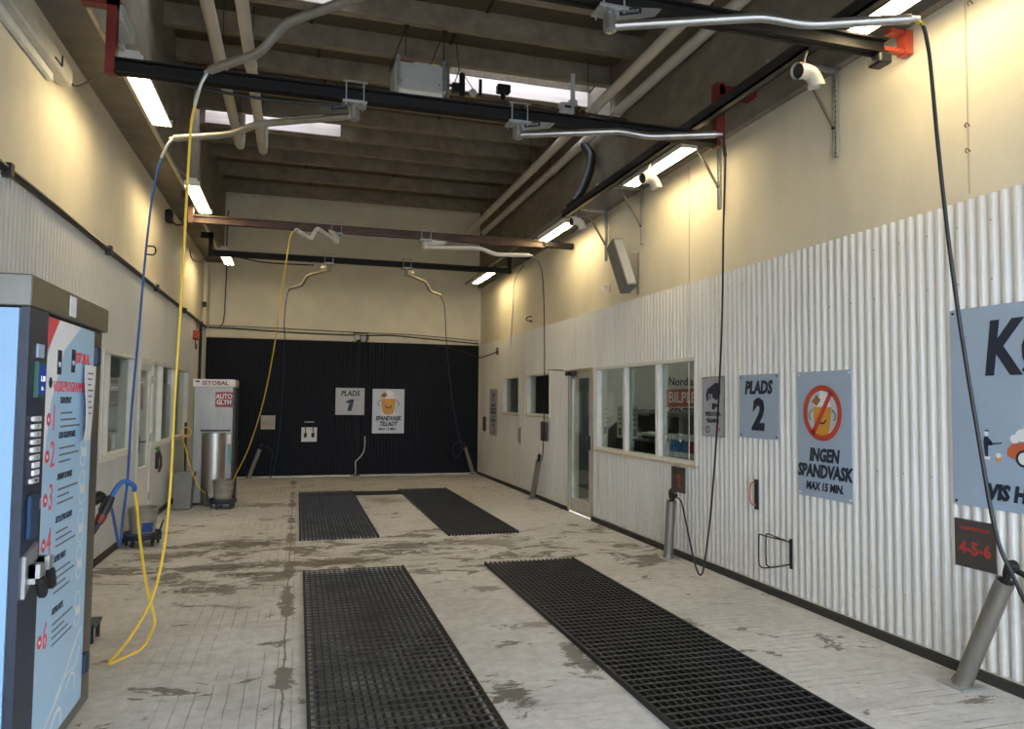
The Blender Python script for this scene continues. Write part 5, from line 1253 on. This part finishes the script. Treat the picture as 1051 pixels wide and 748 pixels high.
k = thing('squeegee', (-1.55, 11.98, 0), 'black handled squeegee leaning on the wall behind the bin', 'squeegee')
MB().cyl((-1.60, 12.02, .02), (-1.62, 12.04, 1.25), .018, None, 8).build('handle', M_BLKMET, k, True)
MB().box((-1.72, 11.96, 0), (-1.50, 12.06, .03)).build('head', M_BLACK, k)

def bucket(cx, cy, label, brush=True, sticker=True):
    k = thing('wheeled_bucket', (cx, cy, 0), label, 'bucket', 'wash buckets on wheeled dollies')
    # dolly
    b = MB(); b.lathe((cx, cy, .075), [(.10, 0), (.185, 0), (.195, .02), (.195, .06), (.18, .075), (.165, .05), (.10, .05)], 24); d = b.build('dolly', M_NAVYP, k, True)
    for i in range(5):
        a = 2*PI*i/5+.5; wx, wy = cx+.165*math.cos(a), cy+.165*math.sin(a)
        w1 = MB(); w1.lathe((wx-.012, wy, .034), [(.01, 0), (.034, .002), (.034, .022), (.01, .024)], 14, 'X'); w1.box((wx-.018, wy-.012, .034), (wx-.013, wy+.012, .08)); w1.box((wx+.013, wy-.012, .034), (wx+.018, wy+.012, .08)); w1.box((wx-.018, wy-.02, .07), (wx+.018, wy+.02, .082)); w1.build('castor', M_BLACK, d)
    b = MB(); b.lathe((cx, cy, .128), [(.125, 0), (.150, .27), (.158, .272), (.158, .285), (.144, .285), (.120, .012)], 24); bk = b.build('pail', M_BUCKET, k, True)
    MB().tube([(cx-.15, cy, .38), (cx-.12, cy-.11, .37), (cx, cy-.17, .36), (cx+.12, cy-.11, .37), (cx+.15, cy, .38)], .005, 6).build('bail_handle', M_GALV, bk, True)
    if sticker:
        s = MB(); n = 6; a0, a1 = -PI*.46, -PI*.22; R = .139
        s.loft([[(cx+(R+.004*0+dz*.09)*math.cos(a0+(a1-a0)*i/n)*1.02, cy+(R+dz*.09)*math.sin(a0+(a1-a0)*i/n)*1.02, .16+dz) for dz in (0, .10)] + [(cx+(R+.003+dz*.09)*math.cos(a0+(a1-a0)*i/n)*1.02, cy+(R+.003+dz*.09)*math.sin(a0+(a1-a0)*i/n)*1.02, .16+dz) for dz in (.10, 0)] for i in range(n+1)])
        s.build('sticker', mat('sticker blue', (.02, .06, .25), .5), bk)
    return k
bucket(-1.60, 8.92, 'cloudy grey bucket on a dark dolly with a blue sticker below the left door')
bucket(-1.03, 11.66, 'dirty cloudy bucket on a dark dolly before the rear cabinet', sticker=False)
for (p0, p1, lb) in (((-1.42, 8.72, .12), (-1.36, 8.70, .30), 'small black brush standing beside the bucket with the blue sticker'), ((-1.21, 11.47, .09), (-1.24, 11.46, .28), 'small black brush leaning on the bucket before the rear cabinet')):
    k = thing('wash_brush', p0, lb, 'brush'); p0, p1 = Vector(p0), Vector(p1)
    MB().cyl(p0, p1, .012, .009, 8).build('handle', M_BLACK, k, True); MB().bbox(p0+Vector((-.04, -.02, -.03)), p0+Vector((.04, .02, .01)), .006).build('head', M_BLACK, k)
k = thing('fire_hose_nozzle', (XL+.03, 10.9, .8), 'black holder with a green and red grip on the left wall below the poster', 'holder')
b = MB(FL(10.9, .78, XL+.002)); b.box((-.03, -.12, 0), (.03, .10, .04)); b.build('base', M_BLKMET, k)
b = MB(FL(10.9, .78, XL+.002)); b.tube([(.0, .14, .03), (.02, .04, .06), (.05, -.08, .06), (.03, -.17, .04)], .016, 8); b.build('grip', mat('dark red grip', (.10, .02, .018), .5), k, True)
MB(FL(10.9, .93, XL+.002)).bbox((-.03, -.025, 0), (.03, .025, .05), .008).build('cap', mat('green cap', (.05, .22, .07), .5), k)
